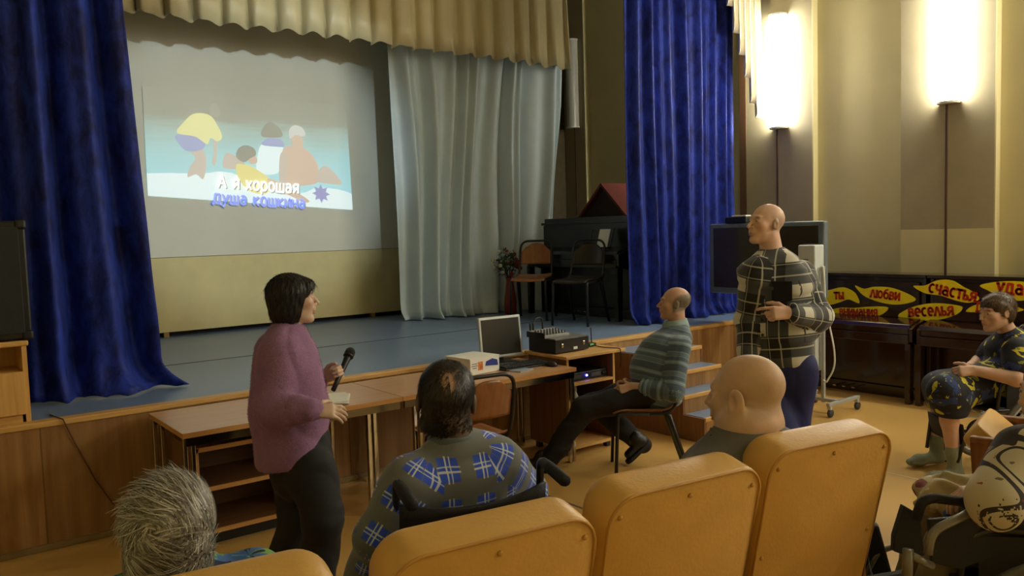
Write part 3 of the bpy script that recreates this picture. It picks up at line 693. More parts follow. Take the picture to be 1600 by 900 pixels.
k.l(gr.outputs[0], k.b.inputs['Emission Color']); k.b.inputs['Emission Strength'].default_value = PICTURE*1.25
flat('sea', [(0, 0), (1, 0), (1, 1), (0, 1)], k.m, 0)
f_w = pm('film white', (210, 234, 242), 1.25); f_y = pm('film yellow', (226, 222, 120)); f_y2 = pm('film bright yellow', (232, 214, 70)); f_b = pm('film blue', (84, 112, 200)); f_s = pm('film skin', (196, 150, 128)); f_s2 = pm('film pale skin', (178, 156, 148)); f_d = pm('film dark hair', (34, 40, 46), .5); f_g = pm('film grey hair', (190, 194, 196)); f_n = pm('film navy', (46, 52, 190), 1.1); f_c = pm('film caption white', (250, 252, 255), 2.2); f_cb = pm('film caption blue', (30, 80, 235), 2.2); f_cs = pm('film caption shadow', (30, 40, 60), .4)
flat('raft', [(0, 0), (1, 0), (1, .155), (.97, .175), (.92, .19), (.85, .195), (.79, .18), (.75, .14), (.70, .11), (.62, .10), (.55, .12), (.49, .17), (.44, .23), (.38, .27), (.32, .275), (.27, .25), (.2, .235), (.1, .225), (0, .205)], f_w, .002)
def fig(name, pts, m, lift=.004): flat(name, blob([(u-.028*min(1, max(0, (u-.30)/.1)), v) for u, v in pts]), m, lift)
# boy bending, left
fig('boy_leg', [(.175, .20), (.19, .30), (.215, .38), (.19, .46), (.235, .50), (.262, .42), (.262, .30), (.245, .19), (.215, .23)], f_s2); fig('boy_shorts', [(.135, .58), (.14, .52), (.18, .44), (.25, .47), (.262, .56), (.20, .60)], f_b, .005)
fig('boy_shirt', [(.14, .60), (.17, .70), (.22, .79), (.29, .79), (.335, .70), (.36, .60), (.33, .555), (.29, .58), (.27, .52), (.22, .58)], f_y, .006); fig('boy_head', [(.29, .80), (.32, .78), (.35, .79), (.355, .85), (.33, .90), (.295, .88)], pm('film face in shade', (120, 112, 100), .6), .005)
fig('boy_arm', [(.305, .56), (.325, .56), (.32, .42), (.305, .33), (.29, .35), (.30, .44)], f_s2, .005)
# child lying in yellow, woman in white behind, big man in swimming trunks
fig('lying_leg', [(.355, .36), (.375, .44), (.40, .455), (.46, .40), (.47, .32), (.37, .31)], f_s2, .005); fig('child_shirt', [(.43, .34), (.46, .36), (.52, .33), (.60, .22), (.57, .10), (.49, .11), (.44, .22)], f_y2, .007); fig('child_hair', [(.435, .42), (.445, .50), (.48, .54), (.52, .52), (.53, .46), (.50, .42), (.47, .38)], f_d, .008); fig('child_face', [(.50, .37), (.49, .42), (.515, .46), (.535, .42), (.53, .38)], f_s, .007)
fig('woman_dress', [(.535, .30), (.54, .46), (.565, .57), (.62, .60), (.665, .58), (.66, .44), (.63, .30)], f_w, .006); fig('woman_collar', [(.56, .56), (.60, .63), (.66, .62), (.675, .56), (.63, .55)], f_b, .007); fig('woman_hair', [(.565, .64), (.575, .72), (.61, .78), (.655, .73), (.67, .66), (.63, .635)], f_d, .008)
fig('man_body', [(.645, .26), (.65, .40), (.665, .52), (.70, .57), (.76, .57), (.81, .52), (.845, .42), (.85, .33), (.84, .24), (.76, .20), (.70, .19)], f_s, .008); fig('man_arm', [(.645, .42), (.66, .50), (.69, .46), (.68, .30), (.66, .16), (.64, .20)], f_s2, .009); fig('man_knee', [(.83, .26), (.86, .38), (.90, .40), (.96, .30), (.97, .24), (.88, .24)], f_s2, .009); fig('man_legs', [(.58, .24), (.63, .22), (.72, .14), (.79, .06), (.76, .04), (.68, .10), (.60, .14)], f_s, .009)
fig('man_face', [(.715, .60), (.72, .68), (.755, .69), (.775, .62), (.76, .55), (.73, .55)], f_s, .010); fig('man_hair', [(.705, .64), (.705, .72), (.735, .77), (.775, .75), (.79, .69), (.77, .67), (.74, .68), (.725, .66)], f_g, .011)
star = [(.828+.050*(1 if i % 2 == 0 else .58)*math.cos(PI*i/8), .135+.092*(1 if i % 2 == 0 else .58)*math.sin(PI*i/8)) for i in range(16)]
flat('emblem', star, f_n, .008)
du, dv = np.array(pic(1, .1))-np.array(pic(0, .1)), np.array(pic(.5, 1))-np.array(pic(.5, 0))
for (s, u, v, sz, m) in (('А я хорошая', .51, .165, .165, f_c), ('душа кошкина', .51, .022, .165, f_cb)):
    for nm, mm, off, lf in (('caption_shadow', f_cs, .006, .014), ('caption', m, 0, .019)):
        p = np.array(pic(u+off, v-off*1.5, lf))-np.array(PB0); text_mesh(nm+'_word', s, sz*.58, mm, t, p, du, (0, 0, 1), .19, split=True)
# the projector itself, under the ceiling over the audience, and its beam
t = thing('ceiling_projector', 'white projector hanging from the ceiling above the audience', 'projector', (3.3, 2.2, 3.62))
obj('body', bx((0, 0, 0), (.4, .3, .12), bev=.02), m_white, t); obj('mount', tube([(0, 0, .06), (0, 0, ZC-3.62)], .02), m_white, t); obj('lens', lathe([(.04, 0), (.045, .05), (.035, .05), (0, .045)], (0, .15, 0), rot=Matrix.Rotation(-PI/2, 4, 'X')), m_black, t)
L = bpy.data.lights.new('projector beam', 'SPOT'); L.energy = PROJ_W; L.spot_size = math.radians(34); L.spot_blend = .5; L.shadow_soft_size = .04; L.color = (.74, .91, 1.0); lo = bpy.data.objects.new('projector_beam', L); COL.objects.link(lo)
lo.parent = t; lo.location = (0, .24, 0); lo.rotation_euler = (Vector((3.25, 8.72, 2.6))-Vector((3.3, 2.44, 3.62))).to_track_quat('-Z', 'Y').to_euler()
# ------------------------------------------------------------------ things on the stage
t = thing('speaker_cabinet', 'light beech cabinet with an open top shelf under the loudspeaker', 'cabinet', (.30, 5.36, HS)); bl = (.30, 5.36, HS)
x0, x1, y0, y1, zt = -.02, .595, 5.19, 5.50, 1.165
b = bx((x0+.009, (y0+y1)/2, (HS+zt)/2), (.018, y1-y0, zt-HS)); bx((x1-.012, (y0+y1)/2, (HS+zt)/2), (.024, y1-y0, zt-HS), bm=b); bx(((x0+x1)/2, y1-.005, (HS+zt)/2), (x1-x0, .01, zt-HS), bm=b); bx(((x0+x1)/2, (y0+y1)/2, 1.0), (x1-x0-.04, y1-y0, .018), bm=b)
obj('carcass', b, m_beech, t, bl)
obj('top', bx(((x0+x1)/2, (y0+y1)/2-.005, zt), (x1-x0+.02, y1-y0+.02, .03), bev=.008), m_edge, t, bl)
d = obj('door', bx(((x0+x1)/2-.004, y0-.008, .89), (x1-x0-.03, .018, .235), bev=.002), m_beech, t, bl); obj('handle', tube([(.05, y0-.03, .95), (.05, y0-.03, .85)], .006), m_chrome, d, bl)
obj('plinth', bx(((x0+x1)/2-.01, y0+.01, HS+.03), (x1-x0-.06, .016, .06)), m_edge, t, bl)
t = thing('loudspeaker', 'black loudspeaker standing on the light beech cabinet at the left edge', 'speaker', (.33, 5.35, 1.183)); bl = (.33, 5.35, 1.18)
obj('enclosure', bx((.33, 5.345, 1.51), (.60, .31, .655), bev=.012), m_black, t, bl)
obj('grille', bx((.33, 5.185, 1.51), (.53, .014, .585), bev=.006), mat('speaker grille cloth', rgb(40, 44, 44), .8, bump=.6, bscale=500), t, bl)
for sx in (-1, 1):
    for sz in (-1, 1): obj('corner_guard', bx((.33+sx*.278, 5.20, 1.51+sz*.306), (.055, .05, .055), bev=.014), m_black, t, bl)
# upright piano at the back right of the stage
def upright(name, label, loc, rz, m, L=1.46, H=1.12, top=None, group=None, stool=None):
    """front faces local -Y, back at +Y; base in the middle of the back edge"""
    t = thing(name, label, 'piano', loc, rz, group); D = .50
    b = bx((0, -.14, H/2), (L-.05, .28, H-.06)); obj('case', b, m, t, bevel=.004)
    obj('top_lid', bx((0, -.145, H-.012), (L+.02, .33, .03), bev=.006), m, t)
    obj('upper_panel', bx((0, -.295, .93), (L-.10, .022, .36), bev=.006), m, t)
    obj('lower_panel', bx((0, -.285, .33), (L-.10, .02, .46), bev=.006), m, t)
    for s in (-1, 1):
        obj('side_arm', prism([(s*(L/2-.022), -.0, 0), (s*(L/2-.022), -.36, 0), (s*(L/2-.022), -.36, .52), (s*(L/2-.022), -.56, .58), (s*(L/2-.022), -.56, .70), (s*(L/2-.022), -.47, .735), (s*(L/2-.022), -.30, .77), (s*(L/2-.022), -.30, H-.03), (s*(L/2-.022), 0, H-.03)], (1, 0, 0), .03, bev=.003), m, t)
        obj('leg', prism([(s*(L/2-.06), -.56, 0), (s*(L/2-.06), -.50, 0), (s*(L/2-.06), -.48, .56), (s*(L/2-.06), -.56, .56)], (s, 0, 0), .05), m, t)
    obj('key_bed', bx((0, -.43, .60), (L-.05, .27, .085), bev=.006), m, t)
    obj('fallboard', prism([(-L/2+.03, -.55, .645), (-L/2+.03, -.55, .70), (-L/2+.03, -.52, .735), (-L/2+.03, -.32, .775), (-L/2+.03, -.31, .645)], (1, 0, 0), L-.06, bev=.004), m, t)
    for i in (-1, 0, 1): obj('pedal', bx((i*.10, -.36, .06), (.03, .16, .012), bev=.004), m_chrome, t)
    obj('plinth', bx((0, -.30, .05), (L-.06, .06, .10), bev=.004), m, t)
    return t
P_ST = upright('upright_piano', 'black upright piano in the dark corner at the back right of the stage', (6.58, 6.76, HS), -PI/2, m_pianob, 1.52, 1.06)
t = thing('toy_house', 'dark gabled playhouse with a reddish roof standing above the black stage piano', 'playhouse', (7.25, 7.28, HS)); bl = (7.25, 7.28, HS)
hx = 7.25
obj('wall', prism([(hx-.16, 6.90, HS), (hx-.16, 7.66, HS), (hx-.16, 7.66, 1.85), (hx-.16, 7.28, 2.20), (hx-.16, 6.90, 1.85)], (1, 0, 0), .4), mat('playhouse front', rgb(48, 34, 28), .8), t, bl)
for s in (-1, 1): obj('roof', prism([(hx-.22, 7.28, 2.22), (hx-.22, 7.28+s*.44, 1.80), (hx-.22, 7.28+s*.44, 1.84), (hx-.22, 7.28, 2.26)], (1, 0, 0), .55), mat('red roof cloth', rgb(112, 52, 46), .8), t, bl)
t = thing('music_stand', 'black music rest holding a white sheet on the stage piano', 'stand', (6.10, 6.36, HS+.765)); Rm = Matrix.Rotation(.3, 4, 'Y'); b = None
for (cy, cz, sy, sz) in ((0, .006, .34, .012), (0, .22, .34, .012), (-.165, .11, .012, .23), (.165, .11, .012, .23), (0, .11, .34, .01)): b = bx((0, cy, cz), (.01, sy, sz), bm=b)
bmesh.ops.transform(b, matrix=Rm, verts=b.verts); obj('desk', b, m_black, t)
b = bx((-.012, -.05, .11), (.004, .16, .2)); bmesh.ops.transform(b, matrix=Rm, verts=b.verts); obj('sheet_music', b, mat('paper', rgb(225, 228, 228), .7, var=.02), t)
obj('ledge', bx((-.02, 0, .008), (.05, .34, .012)), m_black, t)
# stackable chairs with a tube frame and plywood seat and back
def make_chair(label, loc, rz, group, ply):
    t = thing('stacking_chair', label, 'chair', loc, rz, group); r = .0125
    for s in (-1, 1):
        x = s*.19
        obj('front_leg', tube(fillet([(x*1.06, .215, 0), (x, .195, .43), (x, .16, .437), (x, -.02, .437)], .05), r, flat=1.15), m_black, t)
        obj('rear_leg', tube([(x*1.08, -.29, 0), (x, -.15, .425), (x, -.12, .437)], [r, r*1.5, r], flat=1.2), m_black, t)
    pts = fillet([(-.19, .12, .437), (-.19, -.17, .437), (-.185, -.235, .60), (-.18, -.285, .86), (.18, -.285, .86), (.185, -.235, .60), (.19, -.17, .437), (.19, .12, .437)], .10, 8)
    obj('back_frame', tube(pts, r), m_black, t)
    def fs(u, v):
        x = (u-.5)*.39; y = -.185+v*.41; return (x*(1-.06*v), y, .452+.012*((u-.5)*2)**2-.022*max(0, v-.8)/.2*max(0, v-.8)/.2+.03*max(0, .12-v)/.12)
    sheet('seat', fs, 14, 14, ply, t, .012)
    def fb(u, v):
        w = .17*(1-.35*max(0, v-.55)**2/.2); x = (u-.5)*2*w; z = .60+v*.235-.05*(abs(u-.5)*2)**3*(v > .5)*(v-.5)*2
        return (x, -.222-.055*v-.03*(1-((u-.5)*2)**2), z)
    sheet('backrest', fb, 16, 12, ply, t, .012)
    return t
G2 = 'tube framed stacking chairs'
CH_F = np.array([-.757, .654])
make_chair('brown plywood stacking chair carrying the man in the striped sweater', (4.148, 3.913, 0), math.atan2(CH_F[1], CH_F[0])-PI/2, G2, m_ply)
make_chair('empty brown plywood chair pushed up to the front of the table', (2.79, 4.11, 0), -.12, G2, m_ply)
make_chair('plywood chair on the stage in front of the left end of the black piano', (5.66, 6.98, HS), PI-.9, G2, m_ply)
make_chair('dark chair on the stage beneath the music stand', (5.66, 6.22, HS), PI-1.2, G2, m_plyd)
# bouquet
t = thing('flower_bouquet', 'bouquet of red and white flowers in a red floor vase against the white curtain', 'flowers', (5.78, 7.54, HS)); bl = (5.78, 7.54, HS)
obj('vase', lathe([(.05, 0), (.07, .02), (.075, .15), (.05, .34), (.04, .40), (.05, .44)], (0, 0, 0)), mat('red vase', rgb(120, 40, 28), .4), t)
rr = random.Random(4); C0 = Vector((-.03, .0, .60))
b = None; bf = None; bw = None
for i in range(90):
    d = Vector((rr.gauss(0, 1), rr.gauss(0, 1), rr.gauss(.2, .8))).normalized()*rr.uniform(.07, .17); p = C0+d
    if i % 3 == 0: b = tube([Vector((0, 0, .42)), C0*.8+d*.4, p], .003, bm=b, n=5)
    q = p; 
    for j in range(3):
        e = Vector((rr.gauss(0, 1), rr.gauss(0, 1), rr.gauss(0, 1))).normalized(); f = d.normalized().cross(e).normalized(); L = rr.uniform(.03, .06)
        tt = bmesh.new(); vs = [tt.verts.new(x) for x in (q, q+e*L*.5+f*L*.22, q+e*L, q+e*L*.5-f*L*.22)]; tt.faces.new(vs); b = merge(b, tt)
obj('foliage', b, mat('bouquet leaves', rgb(44, 62, 34), .6), t)
for i in range(26):
    d = Vector((rr.gauss(0, 1), rr.gauss(0, 1), rr.gauss(.1, .8))).normalized()*rr.uniform(.13, .19); red = d.x*RT[0]+d.y*RT[1] > -.02
    o = obj('bloom', lathe([(0, -.012), (.016, -.004), (.024, .008), (.016, .014), (.010, .008), (0, .012)], C0+d, 8, rot=d.to_track_quat('Z', 'Y').to_matrix().to_4x4()), mat('red petals', rgb(150, 26, 34), .6) if red else mat('white petals', rgb(200, 205, 180), .6), t)

# ------------------------------------------------------------------ tables under the stage edge
def table(label, x0, x1, legs, group):
    bl = ((x0+x1)/2, 4.70, 0); t = thing('folding_table', label, 'table', bl, 0, group); y0, y1, z = 4.362, 5.05, .70
    o = obj('tabletop', bx(((x0+x1)/2, (y0+y1)/2, z-.012), (x1-x0-.002, y1-y0-.008, .024)), m_table, t, bl)
    b = bx(((x0+x1)/2, y0-.001, z-.013), (x1-x0, .006, .027)); bx((x0+.002, (y0+y1)/2, z-.013), (.005, y1-y0, .027), bm=b); bx((x1-.002, (y0+y1)/2, z-.013), (.005, y1-y0, .027), bm=b); obj('edge_band', b, m_tedge, t, bl)
    b = bx(((x0+x1)/2, y0+.012, z-.05), (x1-x0-.03, .016, .046)); bx(((x0+x1)/2, y1-.03, z-.045), (x1-x0-.03, .022, .04), bm=b); obj('frame_rail', b, mat('dark chrome', rgb(120, 112, 100), .16, metal=1, var=.02), t, bl)
    for lx in legs:
        for ly in (y0+.035, y1-.05):
            b = bx((lx-.018, ly, (z-.03)/2), (.022, .03, z-.03), bev=.003); bx((lx+.024, ly+.006, (z-.03)/2), (.022, .03, z-.03), bev=.003, bm=b)
            obj('leg', b, m_chrome, t, bl)
    return t
G3 = 'tables along the stage'
table('long brown folding table at the left with a shelf unit under it', 1.17, 2.48, (1.205, 2.275), G3)
table('brown folding table carrying the monitor and the white carton', 2.484, 3.925, (2.60, 3.895), G3)
t = thing('shelf_unit', 'low dark shelf unit with light board edges standing under the left table', 'shelf', (1.6, 4.72, 0)); bl = (1.6, 4.72, 0)
for z in (.56, .335, .095):
    b = obj('board', bx((1.6, 4.73, z), (.66, .42, .022)), m_shelf, t, bl); obj('front_edge', bx((1.6, 4.515, z), (.66, .012, .024)), m_tedge, b, bl)
obj('back_panel', bx((1.6, 4.945, .31), (.66, .012, .52)), m_shelf, t, bl)
for x in (1.275, 1.925):
    b = obj('upright', bx((x, 4.73, .29), (.022, .42, .56)), m_shelf, t, bl); obj('front_edge', bx((x, 4.515, .29), (.024, .012, .56)), m_tedge, b, bl)
obj('plinth', bx((1.6, 4.6, .035), (.62, .02, .07)), m_black, t, bl)
t = thing('cable_tray', 'black cable tray hanging beneath the left table top', 'cable tray', (1.62, 4.6, .675)); obj('tray', bx((0, 0, -.045), (.52, .12, .05), bev=.006), m_black, t)
for x in (-.2, .12): obj('bracket', bx((x, -.066, -.035), (.03, .008, .07), bev=.002), m_chrome, t)
# papers
m_paper = mat('white paper', rgb(232, 230, 218), .7, var=.03); rr = random.Random(9)
for i in range(5):
    o = obj('paper_sheet', bx((2.10+rr.uniform(-.02, .02), 4.60+rr.uniform(-.02, .02), .7015+i*.0035), (.21, .297, .0025), rot=Matrix.Rotation(-.5+rr.uniform(-.2, .2), 4, 'Z')), m_paper); tag(o, 'white paper in the loose pile on the left table beside the woman in lilac', 'paper', 'papers on the left table')
# white carton with pictures
t = thing('carton_box', 'white carton with blue and orange pictures standing left of the monitor', 'box', (3.31, 4.79, .70), .12)
obj('carton', bx((0, 0, .058), (.28, .27, .112), bev=.003), mat('white carton', rgb(228, 228, 222), .6, var=.02), t)
b = bx((0, 0, .117), (.286, .276, .004), bev=.001); obj('lid', b, mat('white carton lid', rgb(236, 236, 230), .55, var=.02), t)
obj('blue_print', prism([(.0, -.1362, .055), (.125, -.1362, .045), (.12, -.1362, .085), (.07, -.1362, .10), (.01, -.1362, .085)], (0, -1, 0), .0008), mat('blue print', rgb(40, 52, 140), .5), t)
obj('orange_print', bx((-.045, -.1364, .06), (.045, .0012, .06)), mat('orange print', rgb(216, 128, 60), .5, var=.4, scale=40), t)
b = None
for (x, z, w) in ((-.1, .08, .05), (-.1, .065, .06), (-.1, .05, .04)): b = bx((x, -.1364, z), (w, .001, .006), bm=b)
obj('grey_print', b, mat('grey print', rgb(120, 120, 125), .6), t)
# monitor, keyboard, mouse, booklet
t = thing('monitor', 'silver framed flat monitor with a dark screen on the right table', 'monitor', (3.66, 4.90, .702), -.06); Rt = Matrix.Rotation(-.10, 4, 'X')
b = bx((0, 0, .185), (.372, .03, .31), bev=.008, rot=None); 
def tilt(b): bmesh.ops.translate(b, verts=b.verts, vec=(0, 0, -.03)); bmesh.ops.transform(b, matrix=Rt, verts=b.verts); bmesh.ops.translate(b, verts=b.verts, vec=(0, 0, .03)); return b
bz = obj('bezel', tilt(bx((0, 0, .205), (.378, .028, .312), bev=.007)), m_silver, t); obj('screen', tilt(bx((0, -.0145, .206), (.342, .003, .272))), mat('dark monitor glass', rgb(44, 42, 38), .22, var=.05), t)
obj('back_shell', tilt(bx((0, .035, .20), (.30, .05, .24), bev=.02)), m_black, t); obj('stand_neck', bx((0, .05, .05), (.08, .03, .12), bev=.006), m_black, t); obj('stand_foot', bx((0, .02, .009), (.24, .18, .016), bev=.006), m_black, t)
t = thing('keyboard', 'black keyboard lying in front of the monitor', 'keyboard', (3.67, 4.665, .7005), -.02)
obj('case', prism([(-.20, -.07, 0), (-.20, .07, 0), (-.20, .07, .026), (-.20, -.07, .014)], (1, 0, 0), .40, bev=.003), m_black, t)
b = None
for r_ in range(5):
    for c_ in range(15): b = bx((-.176+c_*.0252, -.05+r_*.025, .024+.0022*r_), (.019, .019, .008), bm=b)
obj('keys', b, mat('key caps', rgb(48, 48, 50), .5), t)
def fmou(P): return smax(ell(P, (0, 0, .008), (.033, .055, .028)), -P[:, 2], .004)
v, f = nets(fmou, (-.06, -.08, -.01), (.06, .08, .06), .004); o = to_mesh('computer_mouse', v, f, m_black); o.location = (3.845, 4.54, .701); tag(o, 'black computer mouse near the right end of the table', 'mouse')
o = obj('booklet', bx((0, 0, .004), (.15, .105, .008), bev=.001), mat('booklet cover', rgb(150, 160, 172), .5, var=.25, scale=20)); o.location = (3.575, 4.56, .70); o.rotation_euler = (0, 0, .25); tag(o, 'pale blue booklet lying in front of the keyboard', 'booklet')
t = thing('power_cable', 'thin black cable hanging below the table beside the empty chair', 'cable', (3.30, 4.7, .66)); t.location = (0, 0, 0)
obj('wire', tube([(3.24, 5.085, .66), (3.235, 5.085, .55), (3.34, 5.09, .36), (3.5, 5.08, .26), (3.6, 5.085, .30)], .004, n=6), m_black, t); obj('plug', bx((3.6, 5.085, .31), (.03, .04, .045), bev=.006), m_black, t)
o = obj('wall_cable', tube([(.70, 5.30, HS+.004), (.735, 5.10, HS+.005), (.75, 5.108, .69), (.79, 5.114, .58), (.88, 5.114, .35), (1.0, 5.114, .12), (1.04, 5.114, .02)], .004, n=6), mat('brown cable', rgb(92, 54, 34), .6)); tag(o, 'thin brown cable hanging diagonally down the stage front at the left', 'cable')
# equipment cabinet
t = thing('equipment_cabinet', 'beech cabinet with open shelves at the right end of the tables', 'cabinet', (4.22, 4.72, 0)); bl = (4.22, 4.72, 0); x0, x1, y0, y1 = 3.955, 4.45, 4.5, 4.95
obj('top', bx((4.235, 4.715, .752), (.62, .50, .024), bev=.004), m_edge, t, bl)
for x in (x0+.009, x1-.009):
    b = obj('side_panel', bx((x, (y0+y1)/2, .40), (.018, y1-y0, .68)), m_walnut, t, bl); obj('front_edge', bx((x, y0-.002, .40), (.019, .006, .68)), m_edge, b, bl)
obj('back_panel', bx(((x0+x1)/2, y1-.006, .41), (x1-x0-.03, .01, .66)), m_brownin, t, bl)
for z in (.54, .30, .06):
    b = obj('shelf', bx(((x0+x1)/2, (y0+y1)/2, z), (x1-x0-.036, y1-y0-.02, .018)), m_beech, t, bl); obj('front_edge', bx(((x0+x1)/2, y0-.002, z), (x1-x0-.036, .006, .019)), m_edge, b, bl)
for x in (x0+.05, x1-.05):
    for y in (y0+.05, y1-.05): obj('foot', bx((x, y, .025), (.04, .04, .05)), m_black, t, bl)
t = thing('amplifier', 'black slim amplifier with a blue light on the cabinet shelf', 'amplifier', (4.2, 4.66, .549)); obj('housing', bx((0, .02, .035), (.43, .26, .06), bev=.004), m_black, t)
for x in (-.1, .1): obj('display_strip', bx((x, -.112, .035), (.1, .004, .03)), mat('amplifier panel', rgb(70, 72, 78), .4), t)
for x in (-.19, .17, .19): obj('knob', lathe([(.011, 0), (.010, .014), (0, .014)], (x, -.11, .035), 12, rot=Matrix.Rotation(PI/2, 4, 'X')), m_black, t)
obj('indicator_light', lathe([(.0075, 0), (.006, .006), (0, .008)], (0, -.113, .036), 12, rot=Matrix.Rotation(PI/2, 4, 'X')), mat('blue indicator', (.05, .05, 1), .4, emit=(.07, .07, 1), es=60), t)
for (x, z0, h, c, lb) in ((4.00, .309, .20, (34, 120, 80), 'green bottle standing on the lower cabinet shelf'), (4.075, .309, .20, (196, 200, 198), 'slim white and blue bottle beside the green one on the lower cabinet shelf')):
    t = thing('bottle', lb, 'bottle', (x+.012, 4.56, z0+.002), 0, 'bottles on the cabinet shelf'); obj('body', lathe([(.026, 0), (.028, .01), (.028, h*.6), (.012, h*.78), (.012, h*.84), (0, h*.84)]), mat('bottle plastic', rgb(*c), .35), t); obj('cap', lathe([(.014, h*.82), (.014, h), (0, h)]), m_white, t)
o = obj('folder', bx((4.27, 4.70, .335), (.28, .3, .05), bev=.004), mat('green folder', rgb(30, 124, 88), .5)); tag(o, 'green folder lying on the lower cabinet shelf', 'folder')
t = thing('sound_amplifier', 'black boxy amplifier on top of the cabinet under the mixing desk', 'amplifier', (4.12, 4.77, .765), .05)
obj('housing', bx((0, 0, .058), (.36, .30, .104), bev=.004), m_black, t); obj('top_plate', bx((0, 0, .112), (.35, .29, .006)), mat('grey lid', rgb(110, 112, 108), .4), t)
for x in (-.11, .12): obj('latch', bx((x, -.153, .06), (.02, .008, .03), bev=.002), m_chrome, t)
obj('badge', bx((.03, -.152, .03), (.04, .004, .02)), m_white, t)
for x in (-.14, .14):
    for y in (-.11, .11): obj('foot', lathe([(.012, 0), (.012, .008), (0, .008)], (x, y, -.001), 10), m_black, t)
t = thing('mixing_desk', 'small grey mixing desk with knobs on top of the black amplifier', 'mixer', (4.04, 4.80, .881), .05)
obj('chassis', prism([(-.13, -.10, .0), (-.13, .10, 0), (-.13, .10, .05), (-.13, -.10, .022)], (1, 0, 0), .26, bev=.003), mat('mixer grey', rgb(150, 152, 150), .4), t); obj('side_cheek', bx((-.132, 0, .022), (.008, .2, .044)), m_black, t)
b = None
for i in range(8):
    for j in range(4): b = lathe([(.0075, 0), (.006, .014), (0, .014)], (-.11+i*.031, -.075+j*.034, .026+j*.0045), 8, bm=b)
o = obj('knobs', b, mat('knob grey', rgb(60, 62, 66), .5), t)
for (x, y) in ((-.11, .085), (-.08, .085), (0.02, .085)): obj('plug', lathe([(.008, 0), (.008, .05), (.004, .06), (0, .06)], (x, y, .048), 8), m_black, t)
obj('patch_cable', tube(fillet([(-.08, .085, .10), (-.06, .085, .135), (-.0, .085, .145), (.02, .085, .10)], .03), .005, n=8), m_black, t)
t = thing('wireless_receiver', 'small black receiver with an antenna on the right end of the cabinet top', 'receiver', (4.42, 4.74, .765)); obj('box', bx((0, 0, .016), (.08, .07, .03), bev=.004), m_black, t); obj('antenna', tube([(.02, 0, .03), (.015, 0, .15)], .0045, n=8), m_black, t); obj('display', bx((-.01, -.036, .018), (.03, .003, .012)), mat('green display', rgb(60, 140, 50), .4, emit=(.2, .8, .1), es=.6), t)
o = obj('receiver_cable', tube(fillet([(4.40, 4.70, .782), (4.42, 4.60, .772), (4.46, 4.48, .772), (4.475, 4.455, .77), (4.48, 4.452, .70), (4.47, 4.452, .62)], .03), .004, n=6), m_black); tag(o, 'thin black cable drooping over the front of the cabinet top', 'cable')

# ------------------------------------------------------------------ steps up to the stage
t = thing('stage_steps', 'wooden three step stair with grey blue treads leading onto the stage', 'steps', (5.5, 4.6, 0)); bl = (5.5, 4.6, 0)
sx0, sx1 = 4.98, 5.72; ST = [(.635, 4.68), (.49, 4.47), (.345, 4.26), (.20, 4.05)]; yb = YS-.002
for i, (z1, yf) in enumerate(ST):
    z0 = ST[i+1][0] if i < 3 else 0
    obj('riser', bx(((sx0+sx1)/2, yf+.012, (z1+z0)/2-.012), (sx1-sx0-.03, .02, z1-z0)), m_front, t, bl)
    obj('tread', bx(((sx0+sx1)/2, (yb+yf)/2+.005, z1-.008), (sx1-sx0-.03, yb-yf-.01, .016)), m_stage, t, bl)
    obj('nosing', bx(((sx0+sx1)/2, yf+.006, z1-.014), (sx1-sx0, .026, .032), bev=.004), m_edge, t, bl)
    yb = yf
for x in (sx0, sx1):
    pr = [(x-.009, YS-.004, 0), (x-.009, YS-.004, ST[0][0]-.004)]
    for i, (z1, yf) in enumerate(ST): pr += [(x-.009, yf, z1-.004), (x-.009, yf, ST[i+1][0]-.004 if i < 3 else 0)]
    obj('side_panel', prism(pr, (1, 0, 0), .018), m_walnut, t, bl)

# ------------------------------------------------------------------ the pianos along the right wall and their paper leaves
G4 = 'brown pianos along the right wall'
upright('upright_piano', 'dark brown upright piano behind the rolling display, its front showing two paper leaf words', (7.93, 4.355, 0), -PI/2, m_piano, 1.47, 1.18, group=G4)
upright('upright_piano', 'dark brown upright piano behind the woman in the flowered dress', (7.93, 2.86, 0), -PI/2, m_piano, 1.47, 1.18, group=G4)
def leaf(px, label, word, wpx, size, ang=0, X=7.612):
    """paper leaf stuck on the piano panel: outline read off the panel, lettering in front of it"""
    P = [on(x, y, 0, X-.006) for x, y in px]; t = thing('paper_leaf', label, 'paper leaf', P[0], 0, 'yellow paper leaves on the pianos')
    Q = blob([(p[1], p[2]) for p in P], 5) if len(P) > 4 else [(p[1], p[2]) for p in P]
    b = prism([(X-.006, y, z) for y, z in Q], (1, 0, 0), .003); obj('card', b, m_yellow, t, P[0])
    for (w, x, y, s, a) in ([(word, *wpx, size, ang)] if isinstance(word, str) else word):
        c = on(x, y, 0, X-.009); a = math.radians(a); ux = (0, -math.cos(a), math.sin(a)); uy = (0, math.sin(a), math.cos(a))
        text_mesh('word_lettering', w, s*.58, m_red, t, np.array(c)-np.array(P[0]), ux, uy, .29, serif=True)

